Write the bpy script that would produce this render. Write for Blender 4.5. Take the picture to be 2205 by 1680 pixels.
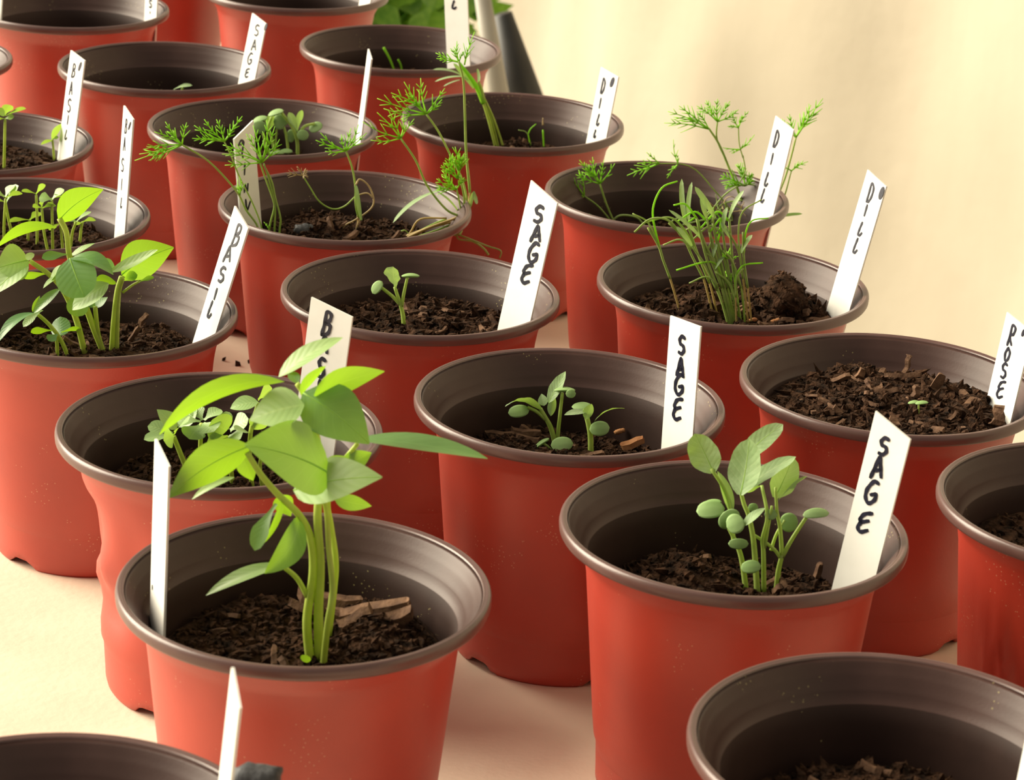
import bpy, math, random
from mathutils import Vector, Matrix, noise
for o in list(bpy.data.objects): bpy.data.objects.remove(o)
S = bpy.context.scene
COL = S.collection
V = Vector
R = math.radians

# ------------------------------------------------------------------ camera
W, H, F = 2205.0, 1680.0, 5645.7
PITCH, ROLL, CAMZ = 0.35448, 0.05112, 0.3981
fw = V((0, math.cos(PITCH), -math.sin(PITCH)))
up0 = V((0, math.sin(PITCH), math.cos(PITCH)))
rt0 = V((1, 0, 0))
rt = math.cos(ROLL) * rt0 + math.sin(ROLL) * up0
up = -math.sin(ROLL) * rt0 + math.cos(ROLL) * up0
cd = bpy.data.cameras.new('camera')
cam = bpy.data.objects.new('camera', cd)
COL.objects.link(cam)
M = Matrix((rt, up, -fw)).transposed().to_4x4()
M.translation = V((0, 0, CAMZ))
cam.matrix_world = M
cd.sensor_fit = 'HORIZONTAL'; cd.sensor_width = 36.0
cd.lens = F / W * 36.0
cd.clip_start = 0.02; cd.clip_end = 60
cd.dof.use_dof = True
cd.dof.focus_distance = 0.93
cd.dof.aperture_fstop = 42.0
S.camera = cam
C0 = V((0, 0, CAMZ))

# ------------------------------------------------------------------ light
w = bpy.data.worlds.new('world'); S.world = w
w.use_nodes = True
bg = w.node_tree.nodes['Background']
bg.inputs[0].default_value = (1.0, 0.92, 0.80, 1)
bg.inputs[1].default_value = 0.29
sd = bpy.data.lights.new('sun', 'SUN')
sd.energy = 9.5; sd.angle = R(52); sd.color = (1.0, 0.90, 0.70)
sun = bpy.data.objects.new('sun', sd); COL.objects.link(sun)
SUNFROM = V((-0.88, 0.30, 0.46))
sun.rotation_euler = SUNFROM.to_track_quat('Z', 'Y').to_euler()
S.view_settings.view_transform = 'Standard'
S.view_settings.look = 'None'
S.view_settings.exposure = 0.16
S.view_settings.gamma = 1.0
S.view_settings.use_curve_mapping = False

# ------------------------------------------------------------------ helpers
def ray(u, v):
    return (fw + rt * ((u - W / 2) / F) - up * ((v - H / 2) / F))
def at(u, v, y):
    d = ray(u, v); return C0 + d * (y / d.y)
def atz(u, v, z):
    d = ray(u, v); return C0 + d * ((z - CAMZ) / d.z)
def root_loc(o):
    while o.parent: o = o.parent
    return o.location
def mk(name, verts, faces, mat, parent=None, smooth=True, uvs=None):
    """world-space vertices -> one mesh object"""
    me = bpy.data.meshes.new(name)
    if parent is not None:
        off = root_loc(parent); verts = [V(p) - off for p in verts]
    me.from_pydata([tuple(p) for p in verts], [], faces)
    if uvs:
        ul = me.uv_layers.new(name='UVMap')
        li = [l.vertex_index for l in me.loops]
        for k, vi in enumerate(li): ul.data[k].uv = uvs[vi]
    if smooth: me.polygons.foreach_set('use_smooth', [True] * len(me.polygons))
    me.update()
    ob = bpy.data.objects.new(name, me); COL.objects.link(ob)
    for m in (mat if isinstance(mat, (list, tuple)) else [mat]): me.materials.append(m)
    if parent is not None: ob.parent = parent
    return ob
def tag(o, label, cat=None, group=None, kind=None):
    o['label'] = label
    if cat: o['category'] = cat
    if group: o['group'] = group
    if kind: o['kind'] = kind
    return o
def empty(name, loc, label, cat, group=None):
    o = bpy.data.objects.new(name, None); COL.objects.link(o)
    o.location = loc; o.empty_display_size = 0.01
    return tag(o, label, cat, group)
def catmull(pts, n=6):
    pts = [V(p) for p in pts]
    if len(pts) < 3:
        return [pts[0].lerp(pts[-1], i / n) for i in range(n + 1)]
    out = []
    P = [pts[0] * 2 - pts[1]] + pts + [pts[-1] * 2 - pts[-2]]
    for i in range(1, len(P) - 2):
        a, b, c, d = P[i - 1:i + 3]
        for k in range(n):
            t = k / n
            out.append(0.5 * ((2 * b) + (c - a) * t + (2 * a - 5 * b + 4 * c - d) * t * t + (3 * b - a - 3 * c + d) * t ** 3))
    out.append(pts[-1]); return out
class MB:
    def __init__(s): s.v = []; s.f = []
    def add(s, v, f):
        o = len(s.v); s.v += v; s.f += [tuple(i + o for i in q) for q in f]
    def tube(s, pts, r0, r1, sides=6, flat=1.0):
        n = len(pts); vs = []; prev = None
        for i, p in enumerate(pts):
            d = (pts[min(i + 1, n - 1)] - pts[max(i - 1, 0)])
            if d.length < 1e-9: d = V((0, 0, 1))
            d.normalize()
            a = prev if prev is not None else (V((0, 1, 0)) if abs(d.y) < .8 else V((1, 0, 0)))
            a = (a - d * a.dot(d)); a.normalize(); b = d.cross(a); prev = a
            r = r0 + (r1 - r0) * i / max(1, n - 1)
            for k in range(sides):
                th = 2 * math.pi * k / sides
                vs.append(p + a * (math.cos(th) * r * flat) + b * (math.sin(th) * r))
        fs = []
        for i in range(n - 1):
            for k in range(sides):
                fs.append((i * sides + k, i * sides + (k + 1) % sides, (i + 1) * sides + (k + 1) % sides, (i + 1) * sides + k))
        fs.append(tuple(range(sides - 1, -1, -1))); fs.append(tuple((n - 1) * sides + k for k in range(sides)))
        s.add(vs, fs)

# ------------------------------------------------------------------ materials
def nmat(name, base, rough=0.5, spec=0.5):
    m = bpy.data.materials.new(name); m.use_nodes = True
    b = m.node_tree.nodes['Principled BSDF']
    b.inputs['Base Color'].default_value = (*base, 1)
    b.inputs['Roughness'].default_value = rough
    b.inputs['Specular IOR Level'].default_value = spec
    return m
def node(m, t, **k):
    n = m.node_tree.nodes.new(t)
    for a, b in k.items():
        if a in n.inputs.keys(): n.inputs[a].default_value = b
        else: setattr(n, a, b)
    return n
def link(m, a, b): m.node_tree.links.new(a, b)
def noisecol(m, c1, c2, scale, detail=4.0, lo=.35, hi=.65, bump=0.0, bscale=None, coord='Object', dist=.001):
    b = m.node_tree.nodes['Principled BSDF']
    tc = node(m, 'ShaderNodeTexCoord')
    nz = node(m, 'ShaderNodeTexNoise', Scale=scale, Detail=detail)
    link(m, tc.outputs[coord], nz.inputs['Vector'])
    cr = node(m, 'ShaderNodeValToRGB')
    cr.color_ramp.elements[0].position = lo; cr.color_ramp.elements[0].color = (*c1, 1)
    cr.color_ramp.elements[1].position = hi; cr.color_ramp.elements[1].color = (*c2, 1)
    link(m, nz.outputs['Fac'], cr.inputs[0]); link(m, cr.outputs[0], b.inputs['Base Color'])
    if bump:
        n2 = node(m, 'ShaderNodeTexNoise', Scale=bscale or scale, Detail=5.0)
        link(m, tc.outputs[coord], n2.inputs['Vector'])
        bp = node(m, 'ShaderNodeBump', Strength=bump, Distance=dist)
        link(m, n2.outputs['Fac'], bp.inputs['Height']); link(m, bp.outputs[0], b.inputs['Normal'])
    return cr
MAT = {}
m = MAT['red'] = nmat('red_plastic', (0.43, 0.055, 0.026), 0.44, 0.85)
RED_CR = noisecol(m, (0.36, 0.027, 0.012), (0.42, 0.036, 0.015), 30, bump=.10, bscale=900, dist=.0003)
def add_specks(m, cr, col, scale, size, mask, amount=1.0):
    b = m.node_tree.nodes['Principled BSDF']
    tc = node(m, 'ShaderNodeTexCoord'); oi = node(m, 'ShaderNodeObjectInfo')
    mm = node(m, 'ShaderNodeMath', operation='MULTIPLY'); mm.inputs[1].default_value = 37.0; link(m, oi.outputs['Random'], mm.inputs[0])
    ad = node(m, 'ShaderNodeVectorMath', operation='ADD'); link(m, tc.outputs['Object'], ad.inputs[0]); link(m, mm.outputs[0], ad.inputs[1])
    vo = node(m, 'ShaderNodeTexVoronoi', Scale=scale); link(m, ad.outputs[0], vo.inputs['Vector'])
    lt = node(m, 'ShaderNodeMath', operation='LESS_THAN'); lt.inputs[1].default_value = size
    link(m, vo.outputs['Distance'], lt.inputs[0])
    n2 = node(m, 'ShaderNodeTexNoise', Scale=55.0); link(m, ad.outputs[0], n2.inputs['Vector'])
    gt = node(m, 'ShaderNodeMath', operation='GREATER_THAN'); gt.inputs[1].default_value = mask
    link(m, n2.outputs['Fac'], gt.inputs[0])
    mu = node(m, 'ShaderNodeMath', operation='MULTIPLY'); link(m, lt.outputs[0], mu.inputs[0]); link(m, gt.outputs[0], mu.inputs[1])
    m3 = node(m, 'ShaderNodeMath', operation='MULTIPLY'); m3.inputs[1].default_value = amount; link(m, mu.outputs[0], m3.inputs[0])
    mx = node(m, 'ShaderNodeMix', data_type='RGBA')
    link(m, m3.outputs[0], mx.inputs['Factor']); link(m, cr.outputs[0], mx.inputs[6]); mx.inputs[7].default_value = (*col, 1)
    link(m, mx.outputs[2], b.inputs['Base Color'])
def brown(name, c1, c2, rough, specks):
    m = nmat(name, c1, rough, .5)
    cr = noisecol(m, c1, c2, 60, bump=.12, bscale=1400, dist=.0002)
    if specks: add_specks(m, cr, (.30, .25, .11), 640, .17, .60, .7)
    return m
add_specks(MAT['red'], RED_CR, (.55, .30, .18), 700, .17, .62, .6)
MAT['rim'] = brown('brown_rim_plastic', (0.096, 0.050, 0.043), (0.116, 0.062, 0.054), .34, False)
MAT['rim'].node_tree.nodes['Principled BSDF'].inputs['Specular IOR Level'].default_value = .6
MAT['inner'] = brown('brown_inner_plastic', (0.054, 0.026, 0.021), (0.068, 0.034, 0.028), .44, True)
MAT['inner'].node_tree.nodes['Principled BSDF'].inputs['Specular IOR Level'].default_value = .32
MAT['inner_shade'] = brown('shade_tinted_inner_plastic', (0.026, 0.012, 0.009), (0.036, 0.017, 0.013), .62, True)  # shade below the collar painted in as a darker, duller wall colour
MAT['inner_shade'].node_tree.nodes['Principled BSDF'].inputs['Specular IOR Level'].default_value = .25
m = MAT['soil'] = nmat('potting_soil', (.04, .02, .012), .95, .1)
noisecol(m, (.010, .006, .004), (.085, .042, .023), 300, 6, .32, .72, bump=.8, bscale=700, dist=.002)
m = MAT['chip'] = nmat('bark_chip', (.16, .085, .045), .85, .2)
noisecol(m, (.060, .030, .018), (.190, .105, .060), 240, 5, .3, .7, bump=.6, bscale=500, dist=.001)
m = MAT['palechip'] = nmat('pale_wood_chip', (.42, .18, .07), .8, .2)
noisecol(m, (.34, .13, .05), (.50, .25, .11), 300, 5, bump=.4, bscale=600)
m = MAT['stone'] = nmat('grey_stone', (.045, .045, .048), .6, .4)
noisecol(m, (.03, .03, .032), (.08, .08, .085), 300, 4, bump=.4, bscale=600)
m = MAT['label'] = nmat('white_label_plastic', (.86, .85, .80), .42, .4)
noisecol(m, (.84, .83, .78), (.88, .87, .82), 120, bump=.03, bscale=900)
MAT['ink'] = nmat('black_marker_ink', (.010, .010, .022), .35, .5)
noisecol(MAT['ink'], (.006, .006, .016), (.018, .018, .036), 400)
m = MAT['bench'] = nmat('bench_board', (.74, .60, .46), .7, .3)
noisecol(m, (.68, .54, .41), (.82, .70, .55), 14, 5, .3, .7, bump=.15, bscale=300)
m = MAT['wall'] = nmat('cream_sheet', (.80, .70, .52), .75, .2)
noisecol(m, (.36, .315, .245), (.42, .372, .295), 2.2, 3, .35, .65, bump=.2, bscale=8, dist=.02)
m = MAT['floor'] = nmat('floor_concrete', (.45, .40, .31), .9, .2)
noisecol(m, (.38, .34, .26), (.52, .46, .36), 3, 5, bump=.2, bscale=60, dist=.003)
MAT['white'] = nmat('grey_pipe', (.34, .32, .27), .5, .4); noisecol(MAT['white'], (.30, .28, .24), (.38, .36, .31), 20)
MAT['black'] = nmat('black_rubber', (.014, .014, .012), .5, .4); noisecol(MAT['black'], (.010, .010, .009), (.022, .021, .019), 30)
def leafmat(name, c1, c2, trans, tw, rough=.42, vein=0.25, bumps=0.0, spec=.45, veinc=None):
    m = nmat(name, c1, rough, spec); nt = m.node_tree
    b = nt.nodes['Principled BSDF']; out = nt.nodes['Material Output']
    cr = noisecol(m, c1, c2, 90, 3, .35, .65)
    uv = node(m, 'ShaderNodeUVMap'); uv.uv_map = 'UVMap'
    sx = node(m, 'ShaderNodeSeparateXYZ'); link(m, uv.outputs[0], sx.inputs[0])
    def mth(op, a, bb=None):
        n = node(m, 'ShaderNodeMath', operation=op)
        for i, q in enumerate((a, bb)):
            if q is None: continue
            if isinstance(q, (int, float)): n.inputs[i].default_value = q
            else: link(m, q, n.inputs[i])
        return n.outputs[0]
    av = mth('ABSOLUTE', sx.outputs[1])
    mid = mth('LESS_THAN', av, .055)
    side = mth('SINE', mth('MULTIPLY', mth('SUBTRACT', sx.outputs[0], mth('MULTIPLY', av, .28)), 46.0))
    sv = mth('MULTIPLY', mth('GREATER_THAN', side, .93), .55)
    vm = mth('MULTIPLY', mth('MAXIMUM', mid, sv), vein)
    mx = node(m, 'ShaderNodeMix', data_type='RGBA'); link(m, vm, mx.inputs['Factor'])
    link(m, cr.outputs[0], mx.inputs[6]); mx.inputs[7].default_value = (*(veinc or (c2[0] * 1.8, c2[1] * 1.5, c2[2] * 1.6)), 1)
    link(m, mx.outputs[2], b.inputs['Base Color'])
    bp = node(m, 'ShaderNodeBump', Strength=.28, Distance=.0005)
    hgt = mth('SUBTRACT', 0.5, mth('MULTIPLY', side, .09 if vein else 0.0))
    if bumps:
        tc = node(m, 'ShaderNodeTexCoord'); nz = node(m, 'ShaderNodeTexVoronoi', Scale=900.0)
        link(m, tc.outputs['Object'], nz.inputs['Vector']); hgt = mth('ADD', hgt, mth('MULTIPLY', nz.outputs['Distance'], bumps))
    link(m, hgt, bp.inputs['Height']); link(m, bp.outputs[0], b.inputs['Normal'])
    tr = node(m, 'ShaderNodeBsdfTranslucent'); tr.inputs[0].default_value = (*trans, 1)
    ms = node(m, 'ShaderNodeMixShader'); ms.inputs[0].default_value = tw
    link(m, b.outputs[0], ms.inputs[1]); link(m, tr.outputs[0], ms.inputs[2]); link(m, ms.outputs[0], out.inputs[0])
    return m
MAT['basil'] = leafmat('basil_leaf', (.095, .245, .070), (.140, .310, .095), (.42, .72, .015), .36, .42, .35, spec=1.0)
MAT['basil_pale'] = leafmat('pale_sheen_basil_leaf', (.270, .440, .135), (.350, .520, .190), (.44, .68, .05), .34, .42, .25, spec=1.0)  # raised base colour paints white sheen onto the lit leaves; sprouts share it
MAT['sage'] = leafmat('sage_leaf', (.290, .430, .200), (.390, .530, .290), (.40, .62, .08), .30, .60, .35, .35, spec=.3)
MAT['cot'] = leafmat('sage_seed_leaf', (.270, .430, .150), (.350, .510, .210), (.38, .58, .06), .22, .55, .0, .12, spec=.3)
def stemmat(name, c1, c2, rough=.45, sub=.25):
    m = nmat(name, c1, rough, .45); noisecol(m, c1, c2, 150, 3)
    nt = m.node_tree; b = nt.nodes['Principled BSDF']; out = nt.nodes['Material Output']
    tr = node(m, 'ShaderNodeBsdfTranslucent'); tr.inputs[0].default_value = (c2[0] * 1.3, c2[1] * 1.3, c2[2] * .6, 1)
    ms = node(m, 'ShaderNodeMixShader'); ms.inputs[0].default_value = sub
    link(m, b.outputs[0], ms.inputs[1]); link(m, tr.outputs[0], ms.inputs[2]); link(m, ms.outputs[0], out.inputs[0])
    return m
MAT['stem'] = stemmat('green_stem', (.42, .52, .09), (.52, .62, .14), .45, .32)
MAT['rib'] = stemmat('leaf_midrib', (.42, .62, .18), (.50, .68, .24), .5, .6)
MAT['sagestem'] = stemmat('sage_stem', (.40, .54, .12), (.50, .63, .18), .45, .3)
MAT['dill'] = stemmat('dill_green', (.30, .62, .030), (.40, .72, .050), .5, .42)
MAT['dillstem'] = stemmat('dill_stem', (.28, .45, .08), (.42, .54, .14), .5, .28)
MAT['strap'] = stemmat('dill_seed_leaf', (.33, .47, .12), (.46, .58, .22), .45, .3)
MAT['dry'] = stemmat('dry_stem', (.46, .34, .16), (.60, .47, .25), .6, .2)
MAT['pinkstem'] = stemmat('tawny_stem', (.42, .30, .10), (.52, .38, .15), .5, .2)
MAT['bush'] = stemmat('background_foliage', (.10, .26, .04), (.22, .42, .07), .5, .35)

# ------------------------------------------------------------------ setting
def grid_obj(name, P, nu, nv, mat, thick, nrm):
    v = []; f = []
    for k in (0, 1):
        for i in range(nu + 1):
            for j in range(nv + 1):
                v.append(P(i / nu, j / nv) + nrm * (thick * k))
    st = (nu + 1) * (nv + 1)
    for i in range(nu):
        for j in range(nv):
            a = i * (nv + 1) + j; q = (a, a + nv + 1, a + nv + 2, a + 1)
            f.append(q); f.append(tuple(st + x for x in reversed(q)))
    def rim(idx):
        for a, b in zip(idx, idx[1:]): f.append((a, b, st + b, st + a))
    rim([j for j in range(nv + 1)]); rim([nu * (nv + 1) + j for j in range(nv, -1, -1)])
    rim([i * (nv + 1) for i in range(nu, -1, -1)]); rim([i * (nv + 1) + nv for i in range(nu + 1)])
    return mk(name, v, f, mat)
FLOORZ = -0.85
fl = mk('floor', [V((-6, -3, FLOORZ)), V((6, -3, FLOORZ)), V((6, 8, FLOORZ)), V((-6, 8, FLOORZ)),
                  V((-6, -3, FLOORZ - .1)), V((6, -3, FLOORZ - .1)), V((6, 8, FLOORZ - .1)), V((-6, 8, FLOORZ - .1))],
        [(0, 1, 2, 3), (7, 6, 5, 4), (0, 4, 5, 1), (1, 5, 6, 2), (2, 6, 7, 3), (3, 7, 4, 0)], MAT['floor'], smooth=False)
tag(fl, 'pale concrete greenhouse floor below the bench', kind='structure')
ED = V((-0.364, 0.931, 0)).normalized()          # direction of the bench's right edge
EN = V((ED.y, -ED.x, 0))                           # outward (to the right)
wc = V((0.98, 1.2, 0))
def wallP(a, b):
    t = -2.2 + 8.2 * a; z = FLOORZ + 2.3 * b
    wob = .022 * math.sin(t * 5.3 + z * .9) + .012 * math.sin(t * 11.7 + 1.3 - z * 1.4) + .004 * math.sin(t * 23 + 2 + z * 2)
    return wc + ED * t + EN * wob + V((0, 0, z))
wl = grid_obj('wall_right', wallP, 220, 12, MAT['wall'], .004, EN)
tag(wl, 'cream greenhouse side sheeting with soft vertical folds behind the pots', kind='structure')
# bench
e0 = V((-0.006, 1.199, 0)) + EN * 0.052
def bpt(t, s): return e0 + ED * t + EN * s
bench = empty('potting_bench', V((-.3, 1.0, FLOORZ)), 'pale wooden potting bench that the red pots stand on', 'bench')
def boxpts(c, ax, ay, az, hx, hy, hz):
    v = [c + ax * (hx * i) + ay * (hy * j) + az * (hz * k) for i in (-1, 1) for j in (-1, 1) for k in (-1, 1)]
    return v, [(0, 1, 3, 2), (4, 6, 7, 5), (0, 4, 5, 1), (2, 3, 7, 6), (0, 2, 6, 4), (1, 5, 7, 3)]
Z = V((0, 0, 1))
v, f = boxpts(bpt(-.20, -.55) + Z * -.0125, ED, EN, Z, 1.25, .55, .0125)
bt = mk('bench_top', v, f, MAT['bench'], bench, smooth=False)
for t in (-1.3, .95):
    for s in (-.06, -1.04):
        v, f = boxpts(bpt(t, s) + Z * (FLOORZ / 2 - .0125), ED, EN, Z, .025, .025, -(FLOORZ + .025) / 2)
        mk('leg', v, f, MAT['bench'], bench, smooth=False)

# ------------------------------------------------------------------ pots
ZT = 0.090
def inner_r(z):
    P = [(.0358, .0085), (.0387, .035), (.0407, .055), (.0425, .0735), (.0427, .0770), (.0432, .0784), (.0441, .0792), (.0448, .0803), (.0456, .0817)]
    if z <= P[0][1]: return P[0][0]
    for (r1, z1), (r2, z2) in zip(P, P[1:]):
        if z <= z2: return r1 + (r2 - r1) * (z - z1) / (z2 - z1)
    return P[-1][0]
NS = 96
def lathe(prof, name, mat, parent, fn=None, closed=False, split=None):
    v = []; f = []; n = len(prof)
    off = root_loc(parent)
    for i, (r, z) in enumerate(prof):
        for k in range(NS):
            th = 2 * math.pi * k / NS
            rr, zz = (fn(i, r, z, th) if fn else (r, z))
            v.append(V((rr * math.cos(th), rr * math.sin(th), zz)) + off)
    last = n if closed else n - 1
    for i in range(last):
        for k in range(NS):
            a, b = i * NS + k, i * NS + (k + 1) % NS
            j = (i + 1) % n
            f.append((a, b, j * NS + (k + 1) % NS, j * NS + k))
    ob = mk(name, v, f, mat, parent)
    if split:
        for i, pl in enumerate(ob.data.polygons):
            if split[0] <= i // NS < split[1]: pl.material_index = 1
    return ob
def pot(name_label, x, y, notch=0.0, dent=None, squash=0.0, seed=0):
    o = empty('flower_pot', V((x, y, 0)), name_label, 'flower pot', 'red plastic pots on the bench')
    def bodyfn(i, r, z, th):
        zz = z
        if i <= 4:
            c = math.cos(5 * (th - notch))
            h = max(0, (c - .55) / .45); h = h * h * (3 - 2 * h)
            zz = max(z, .0036 * h)
        rr = r + .0003 * math.sin(2 * th + seed) * squash
        if dent: rr += dent(th, z)
        return rr, zz
    zs = [(.0335, .0034), (.0345, .0002), (.0356, .0), (.0364, .0012), (.0369, .0035), (.0370, .0065), (.0375, .0165), (.0384, .0190)]
    for k in range(1, 15):
        t = k / 14; zs.append((.0386 + (.0441 - .0386) * t, .0200 + .0565 * t))
    zs = zs[:-1] + [(.0441, .0748), (.0446, .0775), (.0450, .0790), (.0457, .0802), (.0466, .0818), (.0477, .0838), (.0486, .0852), (.0494, .0864),
                    (.0490, .0866), (.0480, .0850), (.0471, .0836), (.0461, .0818), (.0452, .0803), (.0446, .0792), (.0441, .0776), (.0437, .0750)]
    # inner skin of the red shell hidden behind the brown liner
    for k in range(13, -1, -1):
        t = k / 14; zs.append((.0381 + (.0436 - .0381) * t, .0200 + .0545 * t))
    zs += [(.0362, .0055), (.0330, .0045)]
    lathe(zs, 'body', MAT['red'], o, bodyfn, closed=True)
    rim = [(.0488, .0864), (.0498, .0859), (.0512, .0858), (.0520, .0861), (.0524, .0868), (.0525, .0882), (.0523, .0893), (.0518, .0899),
           (.0512, .0900), (.0508, .0896), (.0505, .0897), (.0502, .0897), (.0500, .0892), (.0496, .0884), (.0490, .0874)]
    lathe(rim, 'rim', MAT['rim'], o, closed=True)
    inn = [(.0500, .0892), (.0493, .0882), (.0486, .0871), (.0480, .0861), (.0476, .0856), (.0473, .0850), (.0467, .0840), (.0460, .0826), (.0455, .0819), (.0453, .0814), (.0447, .0802), (.0441, .0793), (.0436, .0788)]
    low = []
    for t in range(0, 15):
        zz = .0785 + (.0085 - .0785) * t / 14; low.append((inner_r(zz) - (.0003 if t else 0), zz))
    low += [(.0350, .0068), (.020, .0062), (.0005, .0062), (.0005, .0050), (.0352, .0050)]
    for t in range(14, -1, -1):
        zz = .0775 + (.0085 - .0775) * t / 14; low.append((inner_r(zz) + .0003, zz))
    inn2 = [(.0438, .0788), (.0447, .0796), (.0459, .0814), (.0469, .0834), (.0488, .0864)]
    fn = (lambda i, r, z, th: (r + (dent(th, z) if r > .03 else 0), z)) if dent else None
    lathe(inn + low + inn2, 'inner_wall', [MAT['inner'], MAT['inner_shade']], o, fn, closed=True, split=(len(inn), len(inn) + 16))
    return o
def dent5(th, z):
    d = 0
    for (c, zc, wa, wz, a) in ((3.25, .052, .22, .014, -.0042), (3.05, .033, .30, .008, -.0040), (3.55, .060, .25, .016, -.0034), (3.75, .036, .28, .009, -.0040),
                               (3.35, .042, .12, .006, .0026), (3.7, .047, .14, .010, .0024), (4.15, .05, .2, .02, -.002)):
        dt = (th - c + math.pi) % (2 * math.pi) - math.pi
        d += a * math.exp(-(dt / wa) ** 2 - ((z - zc) / wz) ** 2)
    return d * max(0, min(1, (.074 - z) / .006))
def dent8(th, z):
    d = 0
    for (c, a, wd, sl) in ((3.62, .0011, .035, 1.6), (3.78, .0013, .03, 2.4), (3.9, -.0010, .05, 2.6)):
        cc = c + sl * max(0, .055 - z) * 2
        dt = (th - cc + math.pi) % (2 * math.pi) - math.pi
        d += a * math.exp(-(dt / wd) ** 2) * min(1, max(0, (.075 - z) / .03))
    return d
# key: x, y, soil depth below rim, notch angle, dent, label
POTS = {
 'P1': (-0.0551, 0.6673, .022, 1.0, None, 'red pot in front holding the tall leafy basil with bundled stems'),
 'P2': (0.0686, 0.7261, .027, .8, None, 'red pot right of the tall basil, holding a clump of sage'),
 'P3': (0.1010, 0.5907, .028, .3, None, 'red pot cut off by the bottom right corner, only soil inside'),
 'P4': (-0.1004, 0.5225, .026, .3, None, 'red pot mostly out of frame in the bottom left corner'),
 'P5': (-0.0931, 0.7846, .022, .4, dent5, 'crumpled red pot of basil sprouts just behind the tall basil'),
 'P6': (0.0196, 0.8265, .026, 5.15, None, 'red pot in the middle with two small sage seedlings'),
 'P7': (0.1316, 0.8605, .010, 4.27, None, 'red pot filled high with coarse soil and one tiny sprout'),
 'P8': (0.1870, 0.7594, .019, .2, dent8, 'creased red pot cut off by the right edge, below the coarse soil pot'),
 'P9': (-0.1527, 0.8939, .018, 5.33, None, 'speckled red pot at left with large-leaved basil and leaning label'),
 'P10': (-0.0361, 0.9350, .017, .5, None, 'red pot with a lone sage seedling, under the drooping dill'),
 'P11': (0.0830, 0.9648, .014, .9, None, 'red pot with a dense upright bunch of dill stems'),
 'P12': (0.0621, 1.0857, .024, .2, None, 'red pot with sprawling dill, second in front of the cream sheet'),
 'P13': (-0.0729, 1.0444, .017, .1, None, 'red pot whose dill flops over the right rim'),
 'P14': (-0.0062, 1.1987, .021, .6, None, 'red pot with one thick dill tuft, left of the cream sheet'),
 'P15': (-0.1198, 1.1635, .022, .7, None, 'red pot of curled sage sprouts with an edge-on label'),
 'P16': (-0.2014, 1.0085, .016, .9, None, 'red pot at left edge crowded with round basil sprouts'),
 'P17': (-0.2423, 1.1147, .013, .4, None, 'red pot at left edge with two spindly basil sprouts'),
 'P18': (-0.1799, 1.2707, .033, .2, None, 'nearly empty red pot with its soil sunk out of sight'),
 'P19': (-0.0667, 1.3372, .021, .5, None, 'red pot at the back with two bare needle sprouts'),
 'P20': (-0.2478, 1.3924, .021, .8, None, 'red pot cut off by the top left corner'),
 'P21': (-0.1333, 1.4661, .026, .1, None, 'red pot cut off by the top edge, beside the green foliage'),
 'P22': (-0.2250, 1.5350, .024, .3, None, 'red pot at the very back, only its side showing'),
 'P23': (-0.3071, 1.2619, .024, .3, None, 'red pot showing only a sliver of rim at left edge'),
}
SHORT = {}
for k, (x, y, dep, no, de, lab) in POTS.items():
    pot(lab, x, y, no, de, 1.0 if k != 'P5' else 0.0, len(k) + x * 40)

# ------------------------------------------------------------------ soil
def soil_z(k): return ZT - POTS[k][2]
def crumb(mb, c, s, rng, el=1.0):
    a = V((rng.gauss(0, 1), rng.gauss(0, 1), rng.gauss(0, .6))).normalized()
    b = a.orthogonal().normalized(); d = a.cross(b)
    j = lambda: rng.uniform(.65, 1.25)
    vs = [c + a * s * el * j(), c - a * s * el * j(), c + b * s * j(), c - b * s * j(), c + d * s * j(), c - d * s * j()]
    mb.add(vs, [(0, 2, 4), (2, 1, 4), (1, 3, 4), (3, 0, 4), (2, 0, 5), (1, 2, 5), (3, 1, 5), (0, 3, 5)])
def surf(k, lx, ly):
    x, y, dep = POTS[k][:3]
    p = V((x + lx, y + ly, 0)) * 45
    h = .0028 * noise.noise(p) + .0016 * noise.noise(p * 2.7) + .0008 * noise.noise(p * 6)
    for (mx, my, mh, mr) in MOUND.get(k, ()):
        h += mh * math.exp(-((lx - mx) ** 2 + (ly - my) ** 2) / mr ** 2)
    return soil_z(k) + h
MOUND = {'P2': ((-.012, .012, .008, .013), (.024, .008, .004, .012)), 'P7': ((0, .0, .003, .02), (.022, -.010, .003, .010)), 'P10': ((.025, -.018, .006, .012), (0, .01, .003, .02)),
         'P11': ((.02, .015, .006, .014), (-.015, 0, .003, .015)), 'P1': ((.02, .012, .007, .014), (.02, -.01, .003, .014)), 'P6': ((-.02, .012, .004, .014),),
         'P9': ((.018, .008, .005, .012),), 'P13': ((-.004, .008, .005, .02),), 'P3': ((0, .02, .004, .02),)}
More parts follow.
